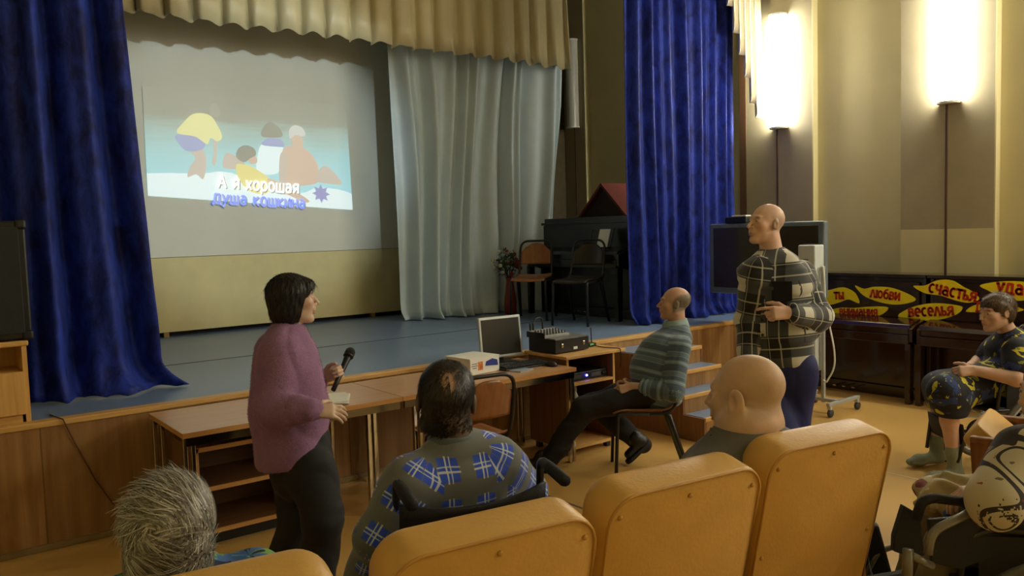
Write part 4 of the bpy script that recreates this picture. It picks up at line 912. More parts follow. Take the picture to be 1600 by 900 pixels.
LG = [([(1282, 458), (1300, 452), (1318, 449), (1333, 455), (1340, 464), (1342, 474), (1326, 468), (1310, 473), (1296, 476), (1282, 470)], 'yellow paper leaf ending in the letters ty, upper row beside the white cable', [('ты', 1311, 462, .105, 2)]),
      ([(1336, 446), (1350, 451), (1366, 448), (1390, 449), (1412, 456), (1430, 466), (1425, 472), (1402, 476), (1378, 473), (1355, 465), (1344, 457)], 'yellow paper leaf with the word for love, upper row on the left piano', [('любви', 1383, 461, .112, -4)]),
      ([(1427, 447), (1445, 446), (1465, 438), (1487, 438), (1505, 448), (1520, 456), (1530, 467), (1515, 473), (1495, 470), (1470, 462), (1445, 458)], 'yellow paper leaf with the word for happiness, upper row on the right piano', [('счастья', 1488, 457, .128, -10)]),
      ([(1531, 446), (1552, 441), (1580, 439), (1612, 442), (1640, 452), (1622, 464), (1590, 470), (1562, 462), (1542, 453)], 'yellow paper leaf with the word for good luck behind the flowered woman\'s head', [('удач', 1585, 452, .135, -4)]),
      ([(1296, 486), (1312, 481), (1335, 481), (1360, 479), (1387, 480), (1380, 490), (1362, 496), (1330, 497), (1308, 493)], 'yellow paper leaf with the word for attention, lower row on the left piano', [('внимания', 1341, 488, .098, 2)]),
      ([(1403, 493), (1420, 482), (1445, 475), (1470, 474), (1495, 477), (1504, 481), (1495, 491), (1470, 499), (1440, 501), (1415, 499)], 'yellow paper leaf with the word for fun, lower row below the happiness leaf', [('веселья', 1454, 487, .122, 6)]),
      ([(1509, 486), (1522, 477), (1545, 474), (1575, 477), (1600, 484), (1575, 489), (1545, 488), (1520, 488)], 'yellow paper leaf half hidden behind the flowered woman\'s face', [('Д', 1530, 481, .10, 4)])]
for px, lb, w in LG: leaf(px, lb, w, None, 0)
# ------------------------------------------------------------------ things by the right wall
t = thing('interactive_display', 'large grey framed touch display on a stand behind the standing man', 'display', (6.76, 4.74, 0)); bl = (6.76, 4.74, 0)
m_bez = mat('blue grey bezel', rgb(112, 124, 132), .35, metal=.2)
obj('housing', bx((6.76, 4.74, 1.36), (.07, 1.30, .705), bev=.022, seg=4), m_bez, t, bl)
obj('screen', bx((6.7235, 4.74, 1.37), (.004, 1.18, .60), bev=.0015), mat('dark display glass', rgb(58, 54, 46), .14, var=.06), t, bl)
obj('camera_bar', bx((6.77, 5.06, 1.745), (.09, .26, .065), bev=.012), m_black, t, bl); obj('camera_top', bx((6.77, 5.02, 1.785), (.085, .17, .014), bev=.004), m_white, t, bl)
for y in (4.55, 4.93): obj('post', bx((6.83, y, .6), (.05, .05, 1.1)), m_steel, t, bl); obj('foot', bx((6.80, y, .055), (.56, .06, .05), bev=.006), m_steel, t, bl)
t = thing('air_purifier', 'tall pale grey air recirculator on a wheeled stand behind the man in the plaid shirt', 'air purifier', (6.58, 4.06, 0)); bl = (6.58, 4.06, 0)
obj('housing', bx((6.58, 4.135, .935), (.15, .17, 1.13), bev=.012), mat('pale grey enamel', rgb(196, 202, 200), .45, var=.03), t, bl)
obj('label', bx((6.5035, 4.14, 1.36), (.002, .05, .03)), mat('grey print', rgb(120, 124, 128), .5), t, bl)
obj('vent', bx((6.58, 4.135, 1.503), (.11, .12, .006)), m_black, t, bl)
for y in (4.02, 4.235): obj('post', bx((6.585, y, .70), (.028, .026, 1.22)), m_steel, t, bl)
for y in (3.86, 4.28): obj('foot_rail', bx((6.64, y, .115), (.50, .034, .03), bev=.004), m_steel, t, bl)
for x in (6.585, ): obj('cross_bar', bx((x, 4.07, .115), (.034, .45, .03), bev=.004), m_steel, t, bl)
for x in (6.42, 6.86):
    for y in (3.86, 4.28):
        c = obj('caster', bx((x, y, .085), (.03, .036, .03), bev=.004), m_silver, t, bl); obj('wheel', lathe([(.006, -.016), (.032, -.014), (.036, 0), (.032, .014), (.006, .016)], (x+.012, y, .037), 16, rot=Matrix.Rotation(PI/2, 4, 'X')), mat('grey rubber', rgb(60, 60, 62), .6), c, bl)
obj('power_cord', tube(fillet([(6.58, 4.045, 1.28), (6.56, 4.005, 1.32), (6.555, 3.99, 1.2), (6.555, 3.98, .95), (6.56, 3.90, .60), (6.56, 3.89, .42), (6.56, 3.98, .27), (6.58, 4.02, .30)], .12, 8), .0075, n=8), m_white, t, bl)

# ------------------------------------------------------------------ theatre seats
def seat_bm(w, h, th, r, bev):
    o = []
    for k in range(9): a = PI/2*k/8; o.append((w/2-r+r*math.cos(a), h-r+r*math.sin(a)))
    for k in range(9): a = PI/2+PI/2*k/8; o.append((-w/2+r+r*math.cos(a), h-r+r*math.sin(a)))
    o += [(-w/2, 0), (w/2, 0)]
    t = bmesh.new(); f = t.faces.new([t.verts.new((x, 0, z)) for x, z in o]); r_ = bmesh.ops.extrude_face_region(t, geom=[f]); ev = [g for g in r_['geom'] if isinstance(g, bmesh.types.BMVert)]
    bmesh.ops.translate(t, verts=ev, vec=(0, th, 0)); bmesh.ops.recalc_face_normals(t, faces=t.faces)
    es = [e for e in t.edges if all(v.co.y > th-.001 for v in e.verts)]
    bmesh.ops.bevel(t, geom=es, offset=bev, segments=6, affect='EDGES', profile=.5)
    es = [e for e in t.edges if all(v.co.y < .001 for v in e.verts)]
    bmesh.ops.bevel(t, geom=es, offset=.008, segments=2, affect='EDGES', profile=.5)
    for f in t.faces: f.smooth = True
    return t, o
def theatre_seat(label, loc, rz, group, tip=80, AL=.30):
    t = thing('theatre_seat', label, 'seat', loc, rz, group); w, h, th = .535, .66, .14
    X = Matrix.Translation((0, 0, .39)) @ Matrix.Rotation(math.radians(13), 4, 'X')
    b, out = seat_bm(w, h, th, .085, .05); bmesh.ops.transform(b, matrix=X, verts=b.verts); bk = obj('backrest', b, m_leather, t)
    seam = [(x*.985, -.001, (z-h/2)*.985+h/2) for x, z in out]
    b = tube(seam, .0042, n=6, closed=True); bmesh.ops.transform(b, matrix=X, verts=b.verts); obj('piping', b, m_pipe, bk)
    for (x, z) in ((-.235, .60), (0, .615), (.235, .60), (-.24, .30), (.24, .30)):
        b = lathe([(.0075, -.002), (.0065, .003), (.003, .005), (0, .0055)], (x*.98, -.001, z), 12, rot=Matrix.Rotation(PI/2, 4, 'X')); bmesh.ops.transform(b, matrix=X, verts=b.verts); obj('button', b, m_pipe, bk)
    b, o2 = seat_bm(.47, .44, .12, .05, .03); Y = Matrix.Translation((0, .05, .40)) @ Matrix.Rotation(math.radians(tip-90), 4, 'X') @ Matrix.Translation((0, -.02, 0)) if False else Matrix.Translation((0, .10, .40)) @ Matrix.Rotation(math.radians(tip-90), 4, 'X')
    bmesh.ops.transform(b, matrix=Y, verts=b.verts); obj('cushion', b, m_leather, t)
    for s in (-1, 1):
        obj('side_panel', prism([(s*.272-.010, -.02, 0), (s*.272-.010, AL-.04, 0), (s*.272-.010, AL, .60), (s*.272-.010, .0, .60), (s*.272-.010, -.05, .42)], (1, 0, 0), .02, bev=.003), m_swood, t)
        obj('armrest', bx((s*.272, AL/2-.01, .615), (.045, AL+.02, .032), bev=.008), m_swood, t)
    return t
GS = 'mustard theatre seats in the front row'
def put_seat(label, cx, cy, deg, **k):
    a = math.radians(deg); theatre_seat(label, (cx-math.sin(a)*.155, cy+math.cos(a)*.155, 0), a, GS, **k)
put_seat('mustard theatre seat at the bottom left holding the grey haired woman', .43, 1.51, -7.8, tip=8)
put_seat('empty mustard theatre seat behind the man in the blue check shirt', 1.036, 1.404, -7.8)
put_seat('empty mustard theatre seat in the middle, left of the one with the bald man', 1.645, 1.376, -7.8)
put_seat('mustard theatre seat furthest right in its row, holding the bald man', 2.274, 1.338, -10.3, tip=8)
theatre_seat('wooden sided theatre seat standing between the two women in wheelchairs', (4.55, 1.38, 0), math.atan2(.97, -.25)-PI/2, 'mustard theatre seats by the right wall', tip=40, AL=.46)

# ------------------------------------------------------------------ wheelchairs
m_tyre = mat('grey rubber tyre', rgb(92, 92, 88), .7); m_wcf = mat('black wheelchair frame', rgb(26, 26, 28), .3, coat=.2); m_gcf = mat('grey wheelchair frame', rgb(128, 126, 120), .32, metal=.5)
m_nylon = mat('black nylon', rgb(20, 21, 24), .65, bump=.3, bscale=260)
def wheelchair(label, loc, rz, frame_m, rim_m, group, hz=.95, guard=True, arm_m=None, calf=False, plates=True):
    t = thing('wheelchair', label, 'wheelchair', loc, rz, group); R_ = .30; fr = frame_m
    for s in (-1, 1):
        x = s*.30; c = (x, -.06, R_); u, v = (0, 1, 0), (0, 0, 1)
        w = obj('wheel', tube(arc(c, u, v, R_-.016, 0, 2*PI*35/36, 35), .017, n=8, closed=True), m_tyre, t)
        obj('rim', tube(arc(c, u, v, R_-.038, 0, 2*PI*35/36, 35), .010, n=8, closed=True), m_silver, w)
        obj('hand_rim', tube(arc((x+s*.035, -.06, R_), u, v, R_-.055, 0, 2*PI*35/36, 35), .009, n=8, closed=True), rim_m, w)
        b = lathe([(.028, -.03), (.028, .03)], c, 14, rot=Matrix.Rotation(PI/2, 4, 'Y'))
        for k in range(14):
            a = 2*PI*k/14; b = tube([c, (c[0], c[1]+(R_-.04)*math.cos(a), c[2]+(R_-.04)*math.sin(a))], .0025, bm=b, n=5)
        obj('spokes', b, m_silver, w)
        q = s*.235
        obj('back_post', tube(fillet([(q, -.20, .28), (q, -.22, .60), (q, -.255, hz), (q, -.285, hz+.012), (q, -.31, hz)], .03), .0125), fr, t)
        obj('push_handle', tube([(q, -.29, hz+.005), (q, -.33, hz), (q, -.43, hz-.012), (q, -.44, hz-.012)], [.016, .019, .019, .015]), m_matt, t)
        obj('side_frame', tube(fillet([(q, -.22, .45), (q, .24, .47), (q, .285, .42), (q, .30, .20)], .05), .0125), fr, t)
        obj('lower_rail', tube([(q, -.20, .22), (q, .30, .22)], .0115), fr, t)
        obj('arm_tube', tube(fillet([(q, -.22, .66), (q, .14, .67), (q, .20, .62), (q, .22, .46)], .06), .0135 if arm_m else .0115), arm_m or fr, t)
        if calf: obj('calf_pad', bx((q*.98, .43, .36), (.05, .17, .26), bev=.012, rot=Matrix.Rotation(-.25, 4, 'X')), m_nylon, t)
        obj('arm_pad', bx((q, -.03, .69), (.052, .30, .03), bev=.010), m_matt, t)
        if guard: obj('side_guard', bx((q, -.02, .56), (.008, .36, .17), bev=.002), m_nylon, t)
        obj('leg_hanger', tube(fillet([(q, .29, .42), (q*.92, .38, .40), (q*.75, .52 if plates else .44, .13)], .05), .0115), fr, t)
        if plates: obj('footplate', bx((q*.52, .545, .105), (.16, .13, .014), bev=.004, rot=Matrix.Rotation(.25, 4, 'X')), m_black, t)
        cs = obj('caster_fork', tube([(q*1.04, .29, .24), (q*1.04, .29, .16), (q*1.04, .25, .09)], .012), m_black, t)
        obj('caster_wheel', lathe([(.02, -.014), (.074, -.014), (.084, -.008), (.084, .008), (.074, .014), (.02, .014)], (q*1.04+s*.018, .25, .084), 20, rot=Matrix.Rotation(PI/2, 4, 'Y')), m_matt, cs)
    def fsb(u, v): return (( u-.5)*.47, -.235-.05*v-.035*(1-((u-.5)*2)**2), .50+v*(hz-.055-.50)-.03*(1-((u-.5)*2)**2)*(v > .9))
    sheet('back_sling', fsb, 16, 10, m_nylon, t, .012)
    def fss(u, v): return ((u-.5)*.47, -.20+v*.43, .475-.02*(1-((u-.5)*2)**2))
    sheet('seat_sling', fss, 14, 10, m_nylon, t, .03)
    for s in (-1, 1): obj('cross_brace', tube([(s*.23, .02, .22), (-s*.22, .03, .44)], .011), fr, t)
    def fcs(u, v): return ((u-.5)*.40, .40+.02*v+.02*(1-((u-.5)*2)**2), .24+.14*v)
    sheet('calf_strap', fcs, 10, 5, m_nylon, t, .006)
    return t
GW = 'wheelchairs'
def obj_room(name, bm, m, root):
    """part laid out in room coordinates under a turned root"""
    X = (Matrix.Translation(root.location) @ root.rotation_euler.to_matrix().to_4x4()).inverted(); bmesh.ops.transform(bm, matrix=X, verts=bm.verts); return obj(name, bm, m, root)
# ------------------------------------------------------------------ people
m_skin = attr_mat('skin', .48, .35, .08, 150, sss=.06)
m_hair = attr_mat('hair', .42, .5, .0, 60); m_hairbase = attr_mat('hair mass', .6, .3, .3, 90)
m_trou = mat('black trouser cloth', rgb(20, 20, 24), .8, var=.1, bump=.1, bscale=300); m_navy = mat('navy trouser cloth', rgb(24, 32, 92), .75, var=.08, bump=.1, bscale=300)
m_shoe = mat('black shoe leather', rgb(24, 23, 23), .45, bump=.15, bscale=120); m_sole = mat('black rubber sole', rgb(18, 18, 18), .7)
def flatv(v): v = np.array(v, float); v[2] = 0; return nrm(v)
def bld(a, b): return lambda L: np.clip((L-a)/(b-a), 0, 1)
def rows(c, n, sd=.12, seed=1):
    r = np.random.default_rng(seed); return np.clip(np.array(c)[None]*(1+r.normal(size=(n, 1))*sd), 0, 1)
ZV = A_(0, 0, 1)
def hair_from(fn, lo, hi, c, R, sc, h, parent, base, col, name='hair', m=None):
    """hair mass grown in the head's own frame"""
    v, f = nets(lambda P: fn((P-c)@R/sc)*sc, c-np.array([.2, .2, .24])*sc, c+np.array([.2, .2, .2])*sc, h)
    return v, to_mesh(name, v, f, m or m_hairbase, parent, np.tile(np.array(col), (len(v), 1)), base=base)
def normals(fn, v): g = grad(fn, v); return g/np.maximum(np.linalg.norm(g, axis=1, keepdims=True), 1e-6)

# ---- woman standing with the microphone
def woman_lilac():
    F = flatv(RT*math.cos(.44)+FW*math.sin(.44)); Rt = np.cross(F, ZV); base = np.array([*pt(460, 925, 3.9)[:2], 0.0])
    hc = pt(459, 468, 3.9); HR = frame(RT*.90+FW*.42+ZV*.06); g = Figure()
    nk = pt(449, 518, 3.9); ch = pt(450, 575, 3.9); pv = pt(468, 712, 3.9)
    g.limb((hc+HR@A_(0, -.02, -.05), .050), (nk, .052)); g.set_head(hc, HR, 1.0, nose=1.02, ears=False)
    g.trunk(Rt, (nk-ZV*.03, (.12, .06)), (ch, (.14, .10)), (pv, (.14, .11)), k=.05)
    shR, elR, wrR = pt(432, 555, 3.75), pt(424, 640, 3.68), pt(486, 642, 3.62); shL, elL, wrL = pt(466, 550, 4.04), pt(484, 628, 4.18), pt(503, 590, 4.10)
    g.limb((ch+ZV*.1, .06), (shR, .035), (elR, .04), (wrR, .028), k=.02); g.limb((ch+ZV*.1, .06), (shL, .035), (elL, .04), (wrL, .026), k=.02)
    g.hand(wrR, RT*.95+FW*.25-ZV*.05, -ZV*.6-RT*.0+FW*.75, ZV*.8+FW*.3, curl=(22, 28, 15), spread=6)
    md = nrm(RT*.92+ZV*.30+FW*.1); mp = nrm(-FW*.9+RT*.25); mth = ZV
    g.hand(wrL, md, mp, mth, curl=(62, 62, 40), spread=1, tcurl=(5, 30, 30), tout=.55)
    hips = [(pt(458, 735, 3.98), pt(464, 812, 3.96), pt(434, 905, 4.0)), (pt(488, 735, 3.80), pt(506, 812, 3.74), pt(494, 935, 3.80))]
    for a, b, c in hips: g.limb((pv, .09), (a, .08), (b, .055), (c, .04), k=.03)
    o = g.mesh('person', m_skin, .0042, rgb(204, 174, 152), rgb(176, 112, 100), base, brow=rgb(50, 36, 30))
    tag(o, 'woman in a lilac jumper and black trousers standing with a microphone in her hand', 'person')
    s = Garment(); s.fold = creases(.006, 15, 3)
    s.chain(Rt, (pt(454, 712, 3.9), (.195, .162)), (pt(453, 640, 3.9), (.195, .168)), (pt(450, 580, 3.9), (.190, .150)), (pt(447, 543, 3.9), (.165, .105)), (pt(448, 522, 3.9), (.072, .066)), k=.07)
    s.chain(F, (pt(434, 556, 3.78), .074), (elR, .072), (elR*.35+wrR*.65, .062), (wrR, .050), k=.07, k2=.025); s.chain(F, (pt(464, 556, 4.02), .074), (elL, .068), (wrL-md*.02, .044), k=.07, k2=.025)
    s.cut(pt(454, 719, 3.9), -ZV*.98+F*.14, .02); fn = s.sd
    sw = s.mesh('jumper', mat('lilac mohair', rgb(146, 108, 146), .9, var=.10, scale=14, sheen=.6, sheen_col=rgb(214, 170, 205), bump=.25, bscale=130), o, base, .007)
    v, f = nets(fn, *s.bounds(), .012); ix = pick(v, 9000, seed=5); P = v[ix]; N = normals(fn, P)
    strands('mohair_fuzz', P, N, np.tile(-ZV*.4+F*.1, (len(P), 1)), .020, .0009, attr_mat('mohair fibre', .8, .2, 0, 10), sw, (0, 0, 0), rows(rgb(158, 120, 158), len(P), .15), lift=.75, curl=.5, seg=2, seed=2, jit=.9)
    for vv in sw.children[0].data.vertices: vv.co = vv.co-Vector(base)
    b = tube([nk+ZV*.012+(F*math.cos(a)+Rt*math.sin(a))*.066-ZV*.012*math.cos(a) for a in np.linspace(0, 2*PI, 33)[:-1]], .011, n=8, closed=True); obj('neckband', b, mat('lilac rib', rgb(140, 92, 128), .9, bump=.3, bscale=200), sw, base)
    p = Garment(); p.fold = creases(.004, 20, 8); p.chain(Rt, (pt(466, 690, 3.9), (.165, .145)), (pt(472, 735, 3.9), (.172, .150)), k=.06)
    for (a, b, c), r in zip(hips, ((.108, .086, .074), (.112, .090, .078))): p.chain(Rt, (a, r[0]), (b, r[1]), (c+ZV*.02, r[2]), k=.035)
    p.mesh('trousers', m_trou, o, base, .008)
    for (a, b, c) in hips: q = np.array([c[0], c[1], .018]); shoe('shoe', q-F*.09, q+F*.16, ZV, m_shoe, o, base, .044, .06, sole=m_sole)
    fn = lambda L: smax(smin(smin(ell(L, (0, -.022, .036), (.088, .110, .094)), ell(L, (0, -.038, -.055), (.084, .080, .080)), .05), ell(L, (0, .062, .070), (.050, .040, .026)), .03), -smin(ell(L, (0, .125, -.040), (.085, .086, .100)), ell(L, (0, .03, -.20), (.07, .12, .09)), .02), .012)+.0022*np.sin(L[:, 0]*260+L[:, 2]*20)*np.sin(L[:, 1]*230)
    v, hm = hair_from(fn, None, None, hc, HR, 1.0, .0035, o, base, rgb(22, 18, 18))
    lf = lambda P: fn((P-hc)@HR); ix = pick(v, 3200, seed=2); P = v[ix]; N = normals(lf, P); T = -ZV*.9+np.cross(N, ZV)*.15
    strands('hair_strands', P, N, T, .05, .0012, m_hair, o, base, rows(rgb(30, 24, 24), len(P), .35), lift=.05, curl=.1, seg=3, seed=3)
    # microphone, held by the far hand
    ctr = wrL+md*.100+mp*.026; ax = nrm(RT*.20+ZV*.62+FW*.62); X = Vector(ax).to_track_quat('Z', 'Y').to_matrix().to_4x4()
    t = thing('microphone', 'black handheld microphone in the hand of the woman in lilac', 'microphone', ctr); 
    obj('handle', lathe([(.0, -.115), (.012, -.115), (.0125, -.06), (.016, .05), (.019, .085), (.019, .092), (0, .092)], rot=X), m_black, t)
    obj('grille', lathe([(.018, .092), (.024, .100), (.0265, .118), (.0255, .134), (.018, .147), (.008, .152), (0, .153)], rot=X), mat('microphone mesh', rgb(30, 30, 32), .4, metal=.5, bump=.8, bscale=420), t)
    obj('ring', lathe([(.0225, .096), (.0262, .099), (.0262, .104), (.0225, .107)], rot=X), m_black, t)
woman_lilac()

# ---- seated figures share a pose helper
def seat_axes(org, F): F = flatv(F); Rt = np.cross(F, ZV); return F, Rt, lambda x, y, z: np.asarray(org, float)+Rt*x+F*y+ZV*z

# ---- grey haired woman, bottom left
def woman_grey():
    hc = pt(268, 832, 1.83); Fh = flatv(FW*.97-RT*.25); HR = frame(Fh-ZV*.12); F = flatv(A_(.15, .98, 0)); Rt = np.cross(F, ZV)
    base = np.array([.42, 1.86, 0.0]); nk = hc-ZV*.105-F*.03+Rt*.02; pv = A_(.44, 1.98, .65); ch = nk*.55+pv*.45
    g = Figure(); g.limb((hc+HR@A_(0, -.02, -.05), .05), (nk, .055)); g.set_head(hc, HR, 1.02); g.trunk(Rt, (nk-ZV*.06, (.12, .06)), (ch, (.14, .09)), (pv, (.15, .11)))
    s = Garment(); s.fold = creases(.004, 22, 5); s.chain(Rt, (pv, (.19, .15)), (ch, (.19, .13)), (nk-ZV*.05, (.16, .095)), (nk-ZV*.02, (.07, .065)), k=.06)
    for sg in (-1, 1):
        sh = nk-ZV*.035+Rt*.150*sg; el = sh-ZV*.26+F*.06+Rt*.05*sg; wr = el+F*.22-ZV*.02-Rt*.08*sg; kn = pv+F*.42+Rt*.10*sg-ZV*.04; an = kn+F*.04; an = A_(an[0], an[1], .07)
        g.limb((nk-ZV*.1, .05), (sh, .045), (el, .038), (wr, .028), k=.02); g.hand(wr, F-ZV*.2, -ZV, -Rt*sg, curl=(20, 25, 15)); g.limb((pv, .08), (pv+Rt*.09*sg-ZV*.02, .07), (kn, .05), (an, .04))
        s.chain(F, (sh, .066), (el, .058), (wr, .042), k=.04)
    o = g.mesh('person', m_skin, .005, rgb(200, 160, 135), rgb(170, 100, 88), base); tag(o, 'grey haired woman in a blue green print top seen from behind, bottom left', 'person')
    s.mesh('blouse', blotch('blue green print', [rgb(70, 110, 170), (rgb(120, 165, 90), 16, .54, 0), (rgb(30, 40, 70), 22, .60, 3), (rgb(225, 215, 60), 15, .68, 7), (rgb(110, 170, 215), 20, .62, 11)]), o, base, .008)
    p = Garment(); p.chain(Rt, (pv-ZV*.02, (.19, .13)), (pv+F*.12-ZV*.03, (.19, .10)), k=.06)
    for sg in (-1, 1):
        kn = pv+F*.42+Rt*.10*sg-ZV*.04; an = A_(kn[0], kn[1], .10)+F*.04; p.chain(Rt, (pv+Rt*.09*sg, .10), (kn, .085), (an, .075), k=.04); q = A_(an[0], an[1], .018); shoe('shoe', q-F*.08, q+F*.15, ZV, m_shoe, o, base, .042, .06)
    p.mesh('trousers', m_trou, o, base, .011)
    fn = lambda L: smax(smin(smin(ell(L, (0, -.022, .026), (.092, .110, .100)), ell(L, (0, -.052, -.058), (.084, .070, .068)), .05), ell(L, (.02, -.066, .05), (.05, .04, .05)), .05), -ell(L, (0, .135, -.045), (.085, .085, .11)), .015)+.003*np.sin(L[:, 0]*55+2*np.sin(L[:, 2]*40))*np.sin(L[:, 2]*60+1.5*np.sin(L[:, 0]*50))
    v, hm = hair_from(fn, None, None, hc, HR, 1.02, .004, o, base, rgb(96, 90, 80)); lf = lambda P: smin(ell((P-hc)@HR, (0, -.022, .026), (.096, .114, .104)), ell((P-hc)@HR, (0, -.052, -.058), (.088, .074, .072)), .05)
    for k_, (n, ln, w, col, sd, lift) in enumerate(((7000, .070, .0012, rgb(124, 119, 108), .22, .05), (1700, .085, .0014, rgb(184, 182, 172), .10, .07), (1300, .075, .0014, rgb(74, 67, 57), .2, .04))):
        ix = pick(v, n, seed=20+k_); P = v[ix]; N = normals(lf, P); P = P+N*.004; L = (P-hc)@HR; q = L-np.array([-.015, -.10, .035]); q[:, 1] *= .4
        sw = np.stack([-q[:, 2]-.55*q[:, 0], np.zeros(n), q[:, 0]*1.0-.55*q[:, 2]], 1); low = np.clip((-.01-L[:, 2])/.05, 0, 1)[:, None]
        wv = np.stack([np.sin(L[:, 2]*70+L[:, 0]*30)*.6, np.zeros(n), -np.ones(n)], 1); T = (sw/np.maximum(np.linalg.norm(sw, axis=1, keepdims=True), .01)*(1-low)+wv*low)@HR.T
        strands('hair_strands', P, N, T, ln, w, m_hair, o, base, rows(col, n, sd, k_), lift=lift, curl=.12, seg=6, seed=k_+4, jit=.10, bend=7.5, sweep=7)
woman_grey()

# ---- man in the blue check shirt, in a wheelchair
def man_check():
    F, Rt, at = seat_axes((0, 0, 0), A_(.26, .965, 0)); hm_ = pt(742, 757, 2.47); org = np.array([hm_[0], hm_[1], 0])+F*.29
    wheelchair('wheelchair with black push handles carrying the man in the blue check shirt', org, math.atan2(F[1], F[0])-PI/2, m_wcf, m_wcf, GW, hz=.965)
    at = lambda x, y, z: org+Rt*x+F*y+ZV*z; base = org
    hc = pt(697, 628, 2.66); HR = rotax(frame(FW*.99-RT*.10-ZV*.10), 1, 4); nk = pt(710, 690, 2.62); pv = at(0, -.06, .63); ch = nk*.5+pv*.5
    g = Figure(); g.limb((hc+HR@A_(0, -.050, -.02), .066), (nk, .062)); g.set_head(hc, HR, 1.14, jowl=.3); g.trunk(Rt, (nk-ZV*.07, (.14, .07)), (ch, (.15, .10)), (pv, (.16, .12)))
    shR, elR, wrR = pt(782, 712, 2.66), at(.31, .02, .785), at(.21, .22, .78); shL, elL, wrL = pt(630, 758, 2.50), pt(585, 842, 2.46), pt(562, 905, 2.66)
    s = Garment(); s.fold = creases(.006, 17, 11); s.chain(Rt, (pv-ZV*.04, (.185, .15)), (ch, (.190, .135)), (nk-ZV*.085, (.165, .095)), (nk-ZV*.03, (.085, .072)), k=.07)
    for (sh, el, wr, sg) in ((shR, elR, wrR, 1), (shL, elL, wrL, -1)):
        g.limb((nk-ZV*.1, .05), (sh, .035), (el, .036), (wr, .03), k=.02); g.hand(wr, nrm(wr-el), -ZV, -Rt*sg+F*.2, curl=(30, 35, 20)); s.chain(F, (sh-nrm(sh-nk)*.02-ZV*.01, .074), (el, .064), (wr-nrm(wr-el)*.01, .048), k=.07, k2=.03)
    lg = []
    for sg in (-1, 1): kn = at(.11*sg, .40, .56); an = at(.10*sg, .52, .16); lg.append((at(.09*sg, -.02, .57), kn, an)); g.limb((pv, .08), (lg[-1][0], .07), (kn, .05), (an, .04))
    hairf = lambda L: np.clip((.034-L[:, 1]-.5*np.maximum(-L[:, 2]+.0, 0)-np.where(L[:, 2] < -.095, 9, 0))/.02, 0, 1)*(.85-.85*np.exp(-((L[:, 0]-.008)**2/.0017+(L[:, 1]+.095)**2/.0040+(L[:, 2]-.058)**2/.0022)))
    o = g.mesh('person', m_skin, .0045, rgb(200, 164, 142), rgb(170, 108, 96), base, hair=rgb(52, 42, 34), hairfn=hairf); tag(o, 'man with a thinning crown in a blue check shirt, seen from behind in a wheelchair', 'person')
    blue, wh = rgb(40, 82, 214), rgb(214, 224, 222)
    cm = plaid('grey and blue check flannel', rgb(104, 108, 106), [([(0, .5, .27), (1, .5, .26)], blue, .95), ([(0, .45, .022), (1, .5, .30)], wh, .8), ([(0, .56, .018), (1, .5, .30)], wh, .7), ([(1, .47, .022), (0, .5, .31)], wh, .75), ([(1, .57, .016), (0, .5, .31)], wh, .6)], period=(.115, .115))
    sh_ = s.mesh('shirt', cm, o, base, .007)
    def coll(u, v): a = -PI/2+(u-.5)*5.0; r = .076+.014*v; c = nk-ZV*.004; w = Rt*math.cos(a)+F*math.sin(a); return tuple(c+w*(r+.012*(v > .5)*(v-.5))+ZV*(.032-.055*v)+F*.012)
    sheet('collar', coll, 30, 8, mat('grey collar cloth', rgb(96, 106, 112), .85), sh_, .006, base)
    p = Garment(); p.chain(Rt, (pv-ZV*.03, (.18, .13)), (pv+F*.1-ZV*.04, (.18, .10)), k=.06)
    for a, b, c in lg: p.chain(Rt, (a, .10), (b, .082), (c+ZV*.04, .07), k=.04); q = A_(c[0], c[1], .125); shoe('shoe', q-F*.04, q+F*.19, ZV+F*(-.25), m_shoe, o, base, .042, .06)
    p.mesh('trousers', m_navy, o, base, .011)
    hs = lambda L: smax(head_sd(L, ears=False)-.0075*np.clip((.045-L[:, 1])/.02, 0, 1), np.maximum(L[:, 1]-.045, -.052-L[:, 2]-.25*(L[:, 1]+.05)), .012)
    sd = lambda P: g.sd(P); v, f = nets(lambda P: smin(head_sd((P-hc)@HR/1.14, ears=False)*1.14, cone(P, hc+HR@A_(0, -.050, -.02), nk, .066, .062), .02), hc-.2, hc+.18, .006)
    L = (v-hc)@HR/1.14; hf = lambda L: hairf(L)*(L[:, 2] > -.092+.35*np.abs(L[:, 0])); r = np.random.default_rng(5); msk = r.uniform(size=len(v)) < hf(L)
    ix = pick(v, 12000, msk, 8); P = v[ix]+r.normal(size=(12000, 3))*.002; fnh = lambda P: head_sd((P-hc)@HR/1.14, ears=False)*1.14; N = normals(fnh, P); T = -ZV*.8-Rt*.1+np.cross(N, ZV)*.25
    strands('hair', P, N, T, .028, .0012, m_hair, o, base, rows(rgb(46, 40, 33), len(P), .3), lift=.62, curl=.15, seg=3, seed=6, jit=.25)
man_check()

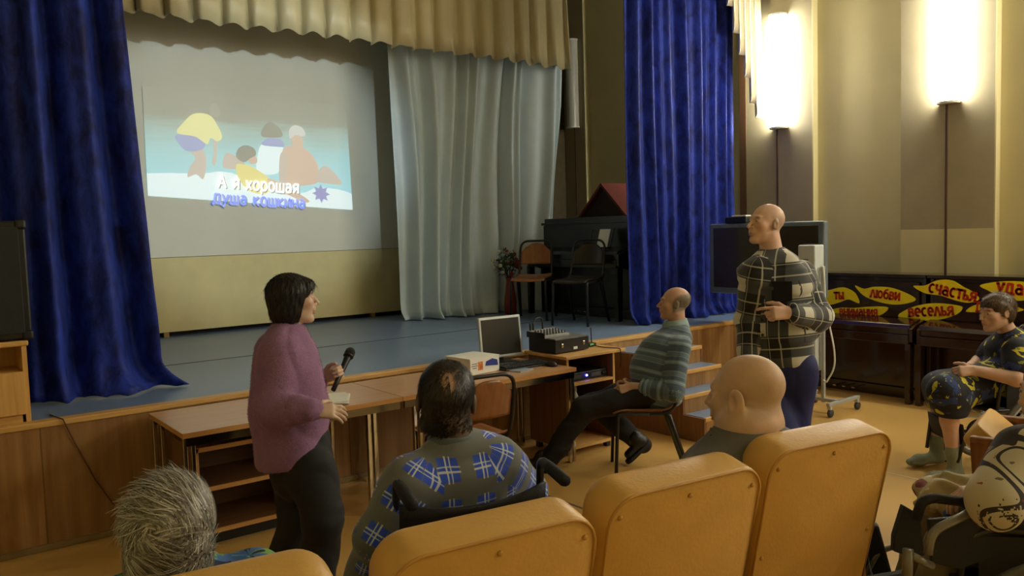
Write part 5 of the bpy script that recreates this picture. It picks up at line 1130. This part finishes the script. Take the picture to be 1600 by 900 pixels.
# ---- man in the striped jumper on the plywood chair
def man_striped():
    F, Rt, _ = seat_axes((0, 0, 0), A_(*CH_F, 0)); org = A_(4.148, 3.913, 0); base = org; Lt = -Rt
    hc = pt(1053, 474, 5.72); HR = frame(-RT*.98+FW*.12+ZV*.03); nk = pt(1057, 508, 5.74); pv = org-F*.115+ZV*.575; ch = nk*.55+pv*.45+F*.035
    g = Figure(); g.limb((hc+HR@A_(0, -.02, -.05), .056), (nk, .060)); g.set_head(hc, HR, .98, nose=1.03, jowl=.2); g.trunk(Rt, (nk-ZV*.07, (.14, .07)), (ch, (.15, .11)), (pv, (.15, .12)))
    s = Garment(); s.fold = creases(.006, 17, 2); be = pv*.7+nk*.3+F*.055
    s.chain(Rt, (pv-ZV*.04, (.185, .155)), (be, (.190, .165)), (ch, (.195, .145)), (nk-ZV*.085-F*.0, (.165, .090)), (nk-ZV*.03, (.080, .068)), k=.07)
    hands = pt(973, 601, 5.62)
    shN, elN, wrN = pt(1063, 541, 5.54), pt(1052, 612, 5.44), pt(990, 604, 5.58); shF, elF, wrF = pt(1050, 534, 5.92), pt(1030, 604, 5.98), pt(984, 600, 5.72)
    for (sh, el, wr, sg) in ((shN, elN, wrN, -1), (shF, elF, wrF, 1)):
        g.limb((nk-ZV*.1, .05), (sh, .035), (el, .038), (wr, .030), k=.02); cu = el*.35+wr*.65 if sg < 0 else el*.3+wr*.7
        s.chain(F, (sh-ZV*.01, .072), (el, .066), (cu, .054), k=.06, k2=.022)
    g.hand(wrN, -RT*.9-ZV*.25, FW*.8-ZV*.4, ZV*.9-RT*.1, curl=(38, 45, 25)); g.hand(wrF, -RT*.85-ZV*.1-FW*.35, -ZV*.4-FW*.9, ZV, curl=(42, 50, 30))
    near = (pv+Lt*.095, pt(912, 640, 5.66), pt(852, 727, 5.74)); far = (pv+Rt*.095, pt(925, 632, 5.98), pt(1003, 694, 5.88))
    for a, b, c in (near, far): g.limb((pv, .08), (a, .07), (b, .05), (c, .04))
    hairf = lambda L: np.clip((.012-L[:, 1]+.55*(.030-L[:, 2]))/.02, 0, 1)*np.clip((.070-L[:, 2]-.25*(L[:, 1]+.03))/.022, 0, 1)*np.clip((L[:, 2]+.062-.25*(-L[:, 1]-.02))/.012, 0, 1)*np.clip((.020-L[:, 1])/.012, 0, 1)*.85
    o = g.mesh('person', m_skin, .0045, rgb(194, 156, 132), rgb(166, 106, 94), base, brow=rgb(110, 96, 84), hair=rgb(120, 112, 98), hairfn=hairf); tag(o, 'balding man in a striped blue grey jumper sitting in profile on a plywood chair', 'person')
    st = plaid('striped knit', rgb(112, 132, 142), [([(1, .20, .17)], rgb(66, 82, 98), 1), ([(1, .52, .10)], rgb(92, 110, 122), 1), ([(1, .74, .09)], rgb(74, 90, 106), 1), ([(1, .92, .02)], rgb(150, 166, 170), .8)], period=(1, .135))
    s.cut(pv-ZV*.115, -ZV, .03); sw = s.mesh('jumper', st, o, base, .007)
    def coll(u, v): a = PI/2+(u-.5)*5.6; r = .064+.020*v; w = Rt*math.cos(a)+F*math.sin(a); return tuple(nk+w*(r+.014)+ZV*(.040-.062*v)+F*.008-ZV*.012*math.sin(a))
    sheet('collar', coll, 34, 8, mat('pale teal collar', rgb(142, 164, 162), .8), sw, .007, base)
    for (el, wr, q) in ((elN, wrN, .65), (elF, wrF, .7)): c = el*(1-q)+wr*q; d = nrm(wr-el); u = nrm(np.cross(d, ZV)); w = np.cross(d, u); obj('cuff', tube([c+(u*math.cos(a)+w*math.sin(a))*.050 for a in np.linspace(0, 2*PI, 25)[:-1]], .013, n=8, closed=True), mat('rib cuff', rgb(112, 134, 144), .9), sw, base)
    p = Garment(); p.fold = creases(.005, 18, 4); p.chain(Rt, (pv-ZV*.01, (.165, .112)), (pv+F*.10-ZV*.01, (.165, .095)), k=.06)
    for a, b, c in (near, far): p.chain(Rt, (a, .098), (a*.4+b*.6, .088), (b, .078), (b*.4+c*.6, .066), (c, .064), k=.04)
    p.mesh('trousers', m_trou, o, base, .008)
    d1 = flatv(near[2]-near[1]); q = A_(*near[2][:2], .018); shoe('shoe', q-d1*.04+ZV*.02, q+d1*.20+ZV*.0, ZV, m_shoe, o, base, .046, .075, ankle=near[2], sole=m_sole)
    toe, heel = A_(*pt(979, 730, 5.84)[:2], .022), pt(1014, 690, 5.86); shoe('shoe', heel, toe, nrm(-RT*.85+ZV*.3), m_shoe, o, base, .046, .085, ankle=far[2]*.8+far[1]*.2, sole=m_sole)
    v, f = nets(lambda P: head_sd((P-hc)@HR/.98, ears=False)*.98, hc-.16, hc+.16, .006); L = (v-hc)@HR/.98; r = np.random.default_rng(5); msk = r.uniform(size=len(v)) < hairf(L)**2
    ix = pick(v, 5000, msk, 8); P = v[ix]+r.normal(size=(5000, 3))*.002; N = normals(lambda P: head_sd((P-hc)@HR/.98, ears=False), P); strands('hair', P, N, np.tile(-ZV*.8+RT*.5, (5000, 1)), .012, .0010, m_hair, o, base, rows(rgb(138, 128, 112), 5000, .25), lift=.25, seg=2, seed=6)
man_striped()

# ---- standing man in the checked overshirt
def man_plaid():
    F = flatv(-FW*.80-RT*.60); Rt = np.cross(F, ZV); Lt = -Rt; hc = pt(1196, 350, 4.60); HR = frame(-RT*.93-FW*.36+ZV*.06)
    nk = pt(1206, 398, 4.62); ch = pt(1212, 450, 4.63); pv = pt(1222, 562, 4.64); base = np.array([*pt(1228, 815, 4.62)[:2], 0.0])
    g = Figure(); g.limb((hc+HR@A_(0, -.025, -.04), .056), (nk, .064)); g.set_head(hc, HR, .99, nose=1.05, chin=1.1); g.trunk(Rt, (nk-ZV*.07, (.15, .07)), (ch, (.16, .11)), (pv, (.15, .12)))
    shL, elL, wrL = pt(1258, 424, 4.66), pt(1281, 494, 4.56), pt(1236, 489, 4.38); shR, elR, wrR = pt(1177, 426, 4.56), pt(1168, 500, 4.62), pt(1168, 570, 4.55)
    s = Garment(); s.fold = creases(.006, 16, 6)
    s.chain(Rt, (pt(1222, 582, 4.64), (.180, .140)), (pt(1216, 520, 4.64), (.176, .138)), (ch, (.176, .130)), (nk-ZV*.08, (.158, .088)), (nk-ZV*.02, (.078, .070)), k=.06)
    for (sh, el, wr) in ((shL, elL, wrL), (shR, elR, wrR)): g.limb((nk-ZV*.12, .05), (sh-ZV*.03, .03), (el, .038), (wr, .032), k=.02); s.chain(F, (sh-ZV*.02-nrm(sh-nk)*.02, .072), (el, .062), (wr-nrm(wr-el)*.02, .050), k=.09, k2=.02)
    g.hand(wrL, -RT*.95-ZV*.0-FW*.1, FW*.85-RT*.1-ZV*.25, ZV*.95-RT*.1, curl=((18, 30, 25), (55, 62, 35), (60, 65, 35), (62, 65, 35)), spread=2, tcurl=(5, 25, 20), s=1.06)
    g.hand(wrR, -ZV*.95+F*.2, Lt, F, curl=(30, 35, 25))
    lg = []
    for sg, (kx, kd, fx, fd) in ((-1, (1238, 4.66, 1240, 4.70)), (1, (1224, 4.54, 1220, 4.52))): kn = pt(kx, 690, kd); an = pt(fx, 800, fd); an[2] = .09; lg.append((pv+Rt*.09*sg-ZV*.04, kn, an)); g.limb((pv, .08), (lg[-1][0], .07), (kn, .05), (an, .04))
    hairf = lambda L: np.clip((.03-L[:, 1]+.3*(L[:, 2]-.03))/.02, 0, 1)*np.clip((L[:, 2]+.045)/.012, 0, 1)*np.clip((.012-L[:, 1]+.0+np.where(L[:, 2] > .03, 1, 0))/.01, 0, 1)*(.25+.25*np.clip((.06-L[:, 2])/.04, 0, 1))
    o = g.mesh('person', m_skin, .0042, rgb(218, 180, 160), rgb(188, 122, 112), base, brow=rgb(150, 120, 100), hair=rgb(150, 132, 112), hairfn=hairf); tag(o, 'tall man with cropped hair standing in a black and white checked overshirt', 'person')
    w, gy, bk = rgb(206, 204, 190), rgb(78, 82, 86), rgb(24, 25, 28)
    cm = plaid('black and white check wool', bk, [([(0, .28, .19)], gy, .7), ([(1, .32, .19)], gy, .7), ([(0, .28, .19), (1, .32, .19)], w, .95), ([(0, .72, .020)], w, .6), ([(1, .76, .020)], w, .6), ([(0, .04, .012)], w, .5), ([(1, .08, .012)], w, .5)], period=(.19, .20))
    s.cut(pt(1222, 570, 4.64), -ZV, .02); sh_ = s.mesh('overshirt', cm, o, base, .007)
    def coll(u, v): a = PI/2+(u-.5)*5.3; r = .066+.034*v; w_ = Rt*math.cos(a)+F*math.sin(a); return tuple(nk+w_*r+ZV*(.040-.085*v)+F*.014*math.sin(a)-ZV*.03*max(0, math.sin(a)))
    o2 = sheet('collar', coll, 40, 8, cm, sh_, .007, base)
    for l in o2.data.uv_layers[0].data: l.uv = (l.uv[0]*.5, l.uv[1]*.09)
    pl = ch+F*.152+Lt*.085; pk = []
    for (a, b) in ((-.055, .05), (.055, .05), (.055, -.055), (0, -.075), (-.055, -.055)): pk.append(tuple(pl+Lt*a*1.0+ZV*b-F*.012*abs(a)/.055*(1 if a > 0 else .3)))
    obj('pocket', prism(pk, F, .006, bev=.002), mat('black wool', rgb(26, 27, 30), .9), sh_, base)
    for k_ in range(5): q = nk-ZV*(.10+.085*k_)+F*(.108+.038*min(k_, 2)/2+.012*(k_ > 1)); obj('button', lathe([(.008, 0), (.008, .004), (0, .005)], q, 12, rot=Vector(F).to_track_quat('Z', 'Y').to_matrix().to_4x4()), m_black, sh_, base)
    p = Garment(); p.fold = creases(.004, 18, 3); p.chain(Rt, (pv+ZV*.03, (.165, .125)), (pv-ZV*.08, (.175, .130)), k=.06)
    for a, b, c in lg: p.chain(Rt, (a, .105), (b, .085), (c, .070), k=.03)
    p.mesh('trousers', m_navy, o, base, .008)
    for a, b, c in lg: q = A_(c[0], c[1], .018); shoe('shoe', q-F*.09, q+F*.18, ZV, m_shoe, o, base, .046, .065, sole=m_sole)
man_plaid()

# ---- bald man in the grey jacket
def man_bald():
    F = flatv(A_(.10, .99, 0)); Rt = np.cross(F, ZV); hc = pt(1163, 618, 2.66); HR = frame(FW*.60-RT*.80-ZV*.03); base = A_(2.29, 1.66, 0)
    nk = pt(1163, 680, 2.63); pv = A_(2.31, 1.80, .64); ch = nk*.5+pv*.5; sc = 1.16
    g = Figure(); g.limb((hc+HR@A_(0, -.030, -.05)*sc, .082), (nk+ZV*.03, .086), (nk, .085)); g.set_head(hc, HR, sc, jowl=.55, ear=1.25)
    g.limb((hc+HR@A_(-.03, -.070, -.080)*sc, .030), (hc+HR@A_(.03, -.070, -.080)*sc, .030), k=.03)
    g.trunk(Rt, (nk-ZV*.08, (.15, .08)), (ch, (.17, .12)), (pv, (.17, .13)))
    s = Garment(); s.fold = creases(.005, 16, 9); s.chain(Rt, (pv, (.215, .165)), (ch, (.215, .155)), (nk-ZV*.09, (.185, .11)), (nk-ZV*.035, (.105, .095)), k=.07)
    for sg in (-1, 1):
        sh = nk-ZV*.105+Rt*.19*sg-F*.01; el = sh-ZV*.25+F*.07+Rt*.04*sg; wr = el+F*.23-Rt*.09*sg; kn = pv+F*.44+Rt*.12*sg-ZV*.03; an = A_(kn[0], kn[1], .09)+F*.04
        g.limb((nk-ZV*.1, .06), (sh, .04), (el, .045), (wr, .033), k=.02); g.hand(wr, F-ZV*.25-Rt*.2*sg, -ZV, -Rt*sg, curl=(22, 28, 15)); g.limb((pv, .08), (pv+Rt*.1*sg, .08), (kn, .06), (an, .045)); s.chain(F, (sh-ZV*.01, .078), (el, .072), (wr, .052), k=.08, k2=.03)
    hairf = lambda L: np.clip((-.015-L[:, 1]+.25*L[:, 2])/.03, 0, 1)*np.clip((L[:, 2]+.055)/.015, 0, 1)*np.clip((.070-L[:, 2])/.04, 0, 1)*.30
    o = g.mesh('person', m_skin, .0045, rgb(206, 172, 144), rgb(172, 112, 98), base, hair=rgb(150, 138, 116), hairfn=hairf); tag(o, 'bald heavy man in a grey jacket, seen from behind in the theatre seat furthest right', 'person')
    jk = s.mesh('jacket', mat('grey jacket cloth', rgb(98, 96, 90), .85, var=.06, bump=.12, bscale=240), o, base, .007)
    def coll(u, v): a = -PI/2+(u-.5)*4.6; r = .094+.010*v; w = Rt*math.cos(a)+F*math.sin(a); return tuple(nk+w*r*A_(1.05, 1, 1)+ZV*(.022-.075*v)+F*.008)
    sheet('collar', coll, 36, 8, mat('grey jacket collar', rgb(92, 90, 86), .85), jk, .012, base)
    def coll2(u, v): a = -PI*.95+u*1.15; r = .100+.022*v; w = Rt*math.cos(a)+F*math.sin(a); return tuple(nk+w*r+F*.055-Rt*.01+ZV*(.012-.05*v))
    sheet('shirt_collar', coll2, 22, 8, mat('navy shirt collar', rgb(30, 36, 70), .8), o, .008, base)
    p = Garment(); p.chain(Rt, (pv-ZV*.02, (.20, .14)), (pv+F*.12-ZV*.03, (.20, .11)), k=.06)
    for sg in (-1, 1): kn = pv+F*.44+Rt*.12*sg-ZV*.03; an = A_(kn[0], kn[1], .12)+F*.04; p.chain(Rt, (pv+Rt*.1*sg, .11), (kn, .09), (an, .08), k=.04); q = A_(an[0], an[1], .018); shoe('shoe', q-F*.08, q+F*.17, ZV, m_shoe, o, base, .046, .06)
    p.mesh('trousers', m_trou, o, base, .011)
man_bald()

# ---- woman in the flowered dress, wheelchair by the pianos
def woman_dress():
    F = flatv(-RT*.97-FW*.05); Rt = np.cross(F, ZV); Lt = -Rt; org = np.array([*pt(1572, 640, 5.42)[:2], 0.0]); base = org
    at = lambda x, y, z: org+Rt*x+F*y+ZV*z
    wheelchair('black wheelchair with a grey wheel carrying the woman in the flowered dress', org, math.atan2(F[1], F[0])-PI/2, m_wcf, m_steel, GW, hz=.93, plates=False)
    hc = pt(1556, 488, 5.34); HR = frame(-RT*.96-FW*.18-ZV*.16); nk = pt(1577, 523, 5.38); pv = at(0, -.03, .62); ch = nk*.5+pv*.5-F*.04
    g = Figure(); g.limb((hc+HR@A_(0, -.03, -.05), .052), (nk, .058)); g.set_head(hc, HR, 1.0, jowl=.3, nose=1.04); g.trunk(Rt, (nk-ZV*.07, (.13, .07)), (ch, (.15, .11)), (pv, (.16, .13)))
    hands = pt(1497, 572, 5.28)
    shN, elN, wrN = pt(1588, 550, 5.20), pt(1588, 592, 5.10), pt(1524, 579, 5.20); shF, elF, wrF = pt(1560, 544, 5.55), pt(1530, 566, 5.60), pt(1508, 580, 5.40)
    s = Garment(); s.fold = creases(.006, 15, 7); s.chain(Rt, (pv, (.20, .16)), (ch, (.20, .155)), (nk-ZV*.09, (.165, .10)), (nk-ZV*.03, (.09, .078)), k=.07)
    for (sh, el, wr) in ((shN, elN, wrN), (shF, elF, wrF)): g.limb((nk-ZV*.1, .06), (sh, .05), (el, .048), (wr, .032), k=.02); s.chain(F, (sh, .086), (sh*.45+el*.55, .080), k=.05)
    g.hand(wrN, -RT*.93-ZV*.05+FW*.1, FW*.8-ZV*.45, ZV*.9-RT*.1, curl=(45, 55, 35)); g.hand(wrF, -RT*.75-ZV*.0-FW*.55, -ZV*.3-FW*.9+RT*.2, ZV, curl=(48, 55, 35))
    kn = [pt(1478, 612, 5.22), pt(1474, 606, 5.52)]; an = [pt(1490, 712, 5.28), pt(1462, 692, 5.62)]
    for k_, a in zip(kn, an): g.limb((pv, .12), (k_, .066), (k_*.55+a*.45, .052), (a, .040))
    o = g.mesh('person', m_skin, .0048, rgb(204, 166, 146), rgb(174, 110, 100), base, brow=rgb(70, 52, 42)); tag(o, 'woman in a dark flowered dress leaning forward with clasped hands in a wheelchair', 'person')
    for q_ in kn: s.chain(Rt, (pv*.8+q_*.2, .115), (q_, .094), (q_-ZV*.16-F*.035, .088), k=.08)
    s.chain(Rt, (pv-ZV*.01, (.19, .12)), (kn[0]*.5+kn[1]*.5, (.13, .080)), (kn[0]*.5+kn[1]*.5-ZV*.16-F*.035, (.14, .085)), k=.09)
    s.cut(kn[0]-ZV*.165, -ZV, .02)
    pr = blotch('dark flowered print', [rgb(20, 22, 34), (rgb(36, 54, 110), 9, .60, 5), (rgb(188, 178, 40), 10, .585, 0), (rgb(120, 126, 34), 16, .66, 9), (rgb(16, 18, 26), 24, .62, 3)])
    s.mesh('dress', pr, o, base, .008)
    mk = mat('grey green knitted sock', rgb(136, 142, 124), .9, bump=.4, bscale=260)
    for a, k_ in zip(an, kn):
        d = flatv(-RT*.9-FW*.2); q = A_(a[0], a[1], .075 if a is an[1] else .06)
        gg = Garment(); gg.chain(Rt, (a*.88+k_*.12, .047), (a*.98+k_*.02, .045), (q-d*.015-ZV*.012, .044), k=.02); gg.chain(Rt, (q-d*.03-ZV*.02, (.040, .040)), (q+d*.13-ZV*.028, (.044, .034)), (q+d*.20-ZV*.036, (.034, .024)), k=.03); gg.mesh('sock', mk, o, base, .006)
    fn = lambda L: smax(smin(ell(L, (0, -.026, .040), (.087, .108, .090)), ell(L, (0, -.058, -.02), (.078, .060, .065)), .04), -smin(ell(L, (0, .132, -.045), (.13, .086, .095)), ell(L, (0, .01, -.15), (.10, .12, .085)), .02), .012)+.003*np.sin(L[:, 0]*90+L[:, 2]*60)*np.sin(L[:, 1]*85)
    v, hm = hair_from(fn, None, None, hc, HR, 1.0, .005, o, base, rgb(72, 57, 45)); lf = lambda P: fn((P-hc)@HR); Lv = (v-hc)@HR; ix = pick(v, 3000, (Lv[:, 2] > .062) | (Lv[:, 1] < .02), seed=2); P = v[ix]; N = normals(lf, P)
    L = (P-hc)@HR; T = (np.stack([L[:, 0]*4, .6-.0*L[:, 1], -.35-6*np.maximum(.05-L[:, 2], 0)], 1))@HR.T
    strands('hair_strands', P, N, T, .05, .0016, m_hair, o, base, rows(rgb(100, 80, 62), len(P), .3), lift=.22, curl=.2, seg=3, seed=3, jit=.35)
woman_dress()

# ---- woman in the cream print blouse, wheelchair bottom right
def woman_cream():
    F = flatv(-RT*.96+FW*.22); Rt = np.cross(F, ZV); Lt = -Rt; org = np.array([*pt(1572, 800, 2.90)[:2], 0.0]); base = org; at = lambda x, y, z: org+Rt*x+F*y+ZV*z
    wheelchair('wheelchair with grey frame tubes carrying the woman in the cream print blouse', org, math.atan2(F[1], F[0])-PI/2, m_gcf, m_gcf, GW, hz=.93, arm_m=m_wcf, calf=True)
    hc = pt(1642, 612, 2.84); HR = frame(-RT*.99-FW*.05-ZV*.12); nk = pt(1655, 680, 2.86); pv = at(0, -.11, .62); ch = nk*.5+pv*.5
    g = Figure(); g.limb((hc+HR@A_(0, -.03, -.05), .052), (nk, .058)); g.set_head(hc, HR, 1.0, jowl=.3); g.trunk(Rt, (nk-ZV*.07, (.13, .07)), (ch, (.15, .11)), (pv, (.16, .13)))
    shN, elN, wrN = pt(1603, 705, 2.66), pt(1556, 784, 2.58), pt(1552, 762, 2.76); shF, elF, wrF = pt(1630, 700, 3.06), pt(1580, 760, 3.10), pt(1540, 752, 2.96)
    s = Garment(); s.fold = creases(.008, 15, 17); s.chain(Rt, (pv-ZV*.03, (.20, .16)), (ch, (.20, .15)), (nk-ZV*.09, (.165, .10)), (nk-ZV*.03, (.09, .075)), k=.07)
    for (sh, el, wr) in ((shN, elN, wrN), (shF, elF, wrF)): g.limb((nk-ZV*.1, .06), (sh, .045), (el, .045), (wr, .030), k=.02); g.hand(wr, nrm(F*.9-ZV*.2), -ZV, ZV*.1+FW*(.8 if wr is wrN else -.8), curl=(25, 30, 20)); s.chain(F, (sh, .086), (el, .078), (el*.5+wr*.5, .064), (el*.12+wr*.88, .046), k=.03)
    lg = []
    for sg in (-1, 1): a = at(.09*sg, -.08, .57); k_ = at(.10*sg, .22, .55); an = at(.11*sg, .32, .20); lg.append((a, k_, an)); g.limb((pv, .08), (a, .07), (k_, .05), (an, .042))
    o = g.mesh('person', m_skin, .005, rgb(200, 164, 142), rgb(174, 110, 100), base, brow=rgb(90, 70, 60)); tag(o, 'woman in a cream blouse with dark swirls in the wheelchair at the right edge', 'person')
    pr = blotch('cream swirl print', [rgb(186, 178, 152), (rgb(52, 44, 38), 5, .64, 5), (rgb(44, 38, 34), 4.2, (.50, .018), 3), (rgb(44, 38, 34), 4.2, (.56, .008), 3), (rgb(140, 58, 66), 30, .70, 8), (rgb(110, 96, 70), 18, .68, 2)])
    s.mesh('blouse', pr, o, base, .007)
    p = Garment(); p.chain(Rt, (pv-ZV*.03, (.20, .14)), (pv+F*.12-ZV*.03, (.20, .11)), k=.06)
    for a, b, c in lg: p.chain(Rt, (a, .092), (b, .066), (c+ZV*.05, .052), k=.04); q = A_(c[0], c[1], .125); shoe('shoe', q-F*.05, q+F*.17, ZV-F*.25, m_shoe, o, base, .042, .06)
    p.mesh('trousers', mat('khaki skirt cloth', rgb(128, 114, 76), .85), o, base, .011)
    fn = lambda L: smax(smin(ell(L, (0, -.026, .040), (.087, .108, .090)), ell(L, (0, -.055, -.03), (.080, .062, .07)), .04), -smin(ell(L, (0, .132, -.045), (.09, .086, .095)), ell(L, (0, .01, -.15), (.10, .12, .085)), .02), .012)
    hair_from(fn, None, None, hc, HR, 1.0, .006, o, base, rgb(120, 112, 100))
    wc = [o_ for o_ in bpy.data.objects if o_.name.startswith('wheelchair') and (np.array(o_.location)-org) @ (np.array(o_.location)-org) < 1e-6][0]
    obj_room('calf_plate', prism([tuple(pt(x, y, 2.70)) for x, y in ((1413, 790), (1437, 804), (1446, 868), (1430, 873), (1397, 862), (1398, 838))], FW, .03, bev=.004), m_nylon, wc)
    obj_room('footrest_post', tube([pt(1417, 905, 2.60), pt(1419, 858, 2.60)], .0165), m_gcf, wc); obj_room('footrest_arm', tube([pt(1424, 868, 2.60), pt(1456, 884, 2.64)], .013), m_gcf, wc)
    obj_room('support_tube', tube(fillet([pt(1524, 797, 2.60), pt(1456, 830, 2.60), pt(1450, 866, 2.60)], .06), .0145), m_gcf, wc)
    obj_room('arm_loop', tube(fillet([pt(1431, 812, 2.66), pt(1440, 784, 2.66), pt(1456, 778, 2.66), pt(1504, 784, 2.66)], .05), .0165), m_matt, wc); obj_room('seat_side', prism([tuple(pt(x, y, 2.70)) for x, y in ((1452, 812), (1600, 800), (1610, 866), (1560, 868), (1500, 890), (1456, 880))], FW, .02, bev=.004), m_nylon, wc)
    # bundle on her lap
    c = at(-.02, .16, .70); r = np.random.default_rng(3)
    def fb(P): q = P-c; return ell(P, c, (.125, .14, .070), np.stack([Rt, F, ZV], 1))+.012*np.sin(q@A_(40, 25, 30)+2*np.sin(q@A_(20, -30, 15)))-.008*np.abs(np.sin(q@A_(18, 22, -40)))
    v, f = nets(fb, c-.22, c+.22, .007); b = to_mesh('cloth_bag', v, f, blotch('creased cloth print', [rgb(170, 154, 110), (rgb(58, 108, 190), 7, .60, 1), (rgb(120, 62, 54), 9, .62, 4), (rgb(206, 196, 160), 10, .60, 7)], coord='Object'), base=c); b.location = c; tag(b, 'crumpled cloth bag with blue patches on the lap of the woman at the right edge', 'bag')
woman_cream()
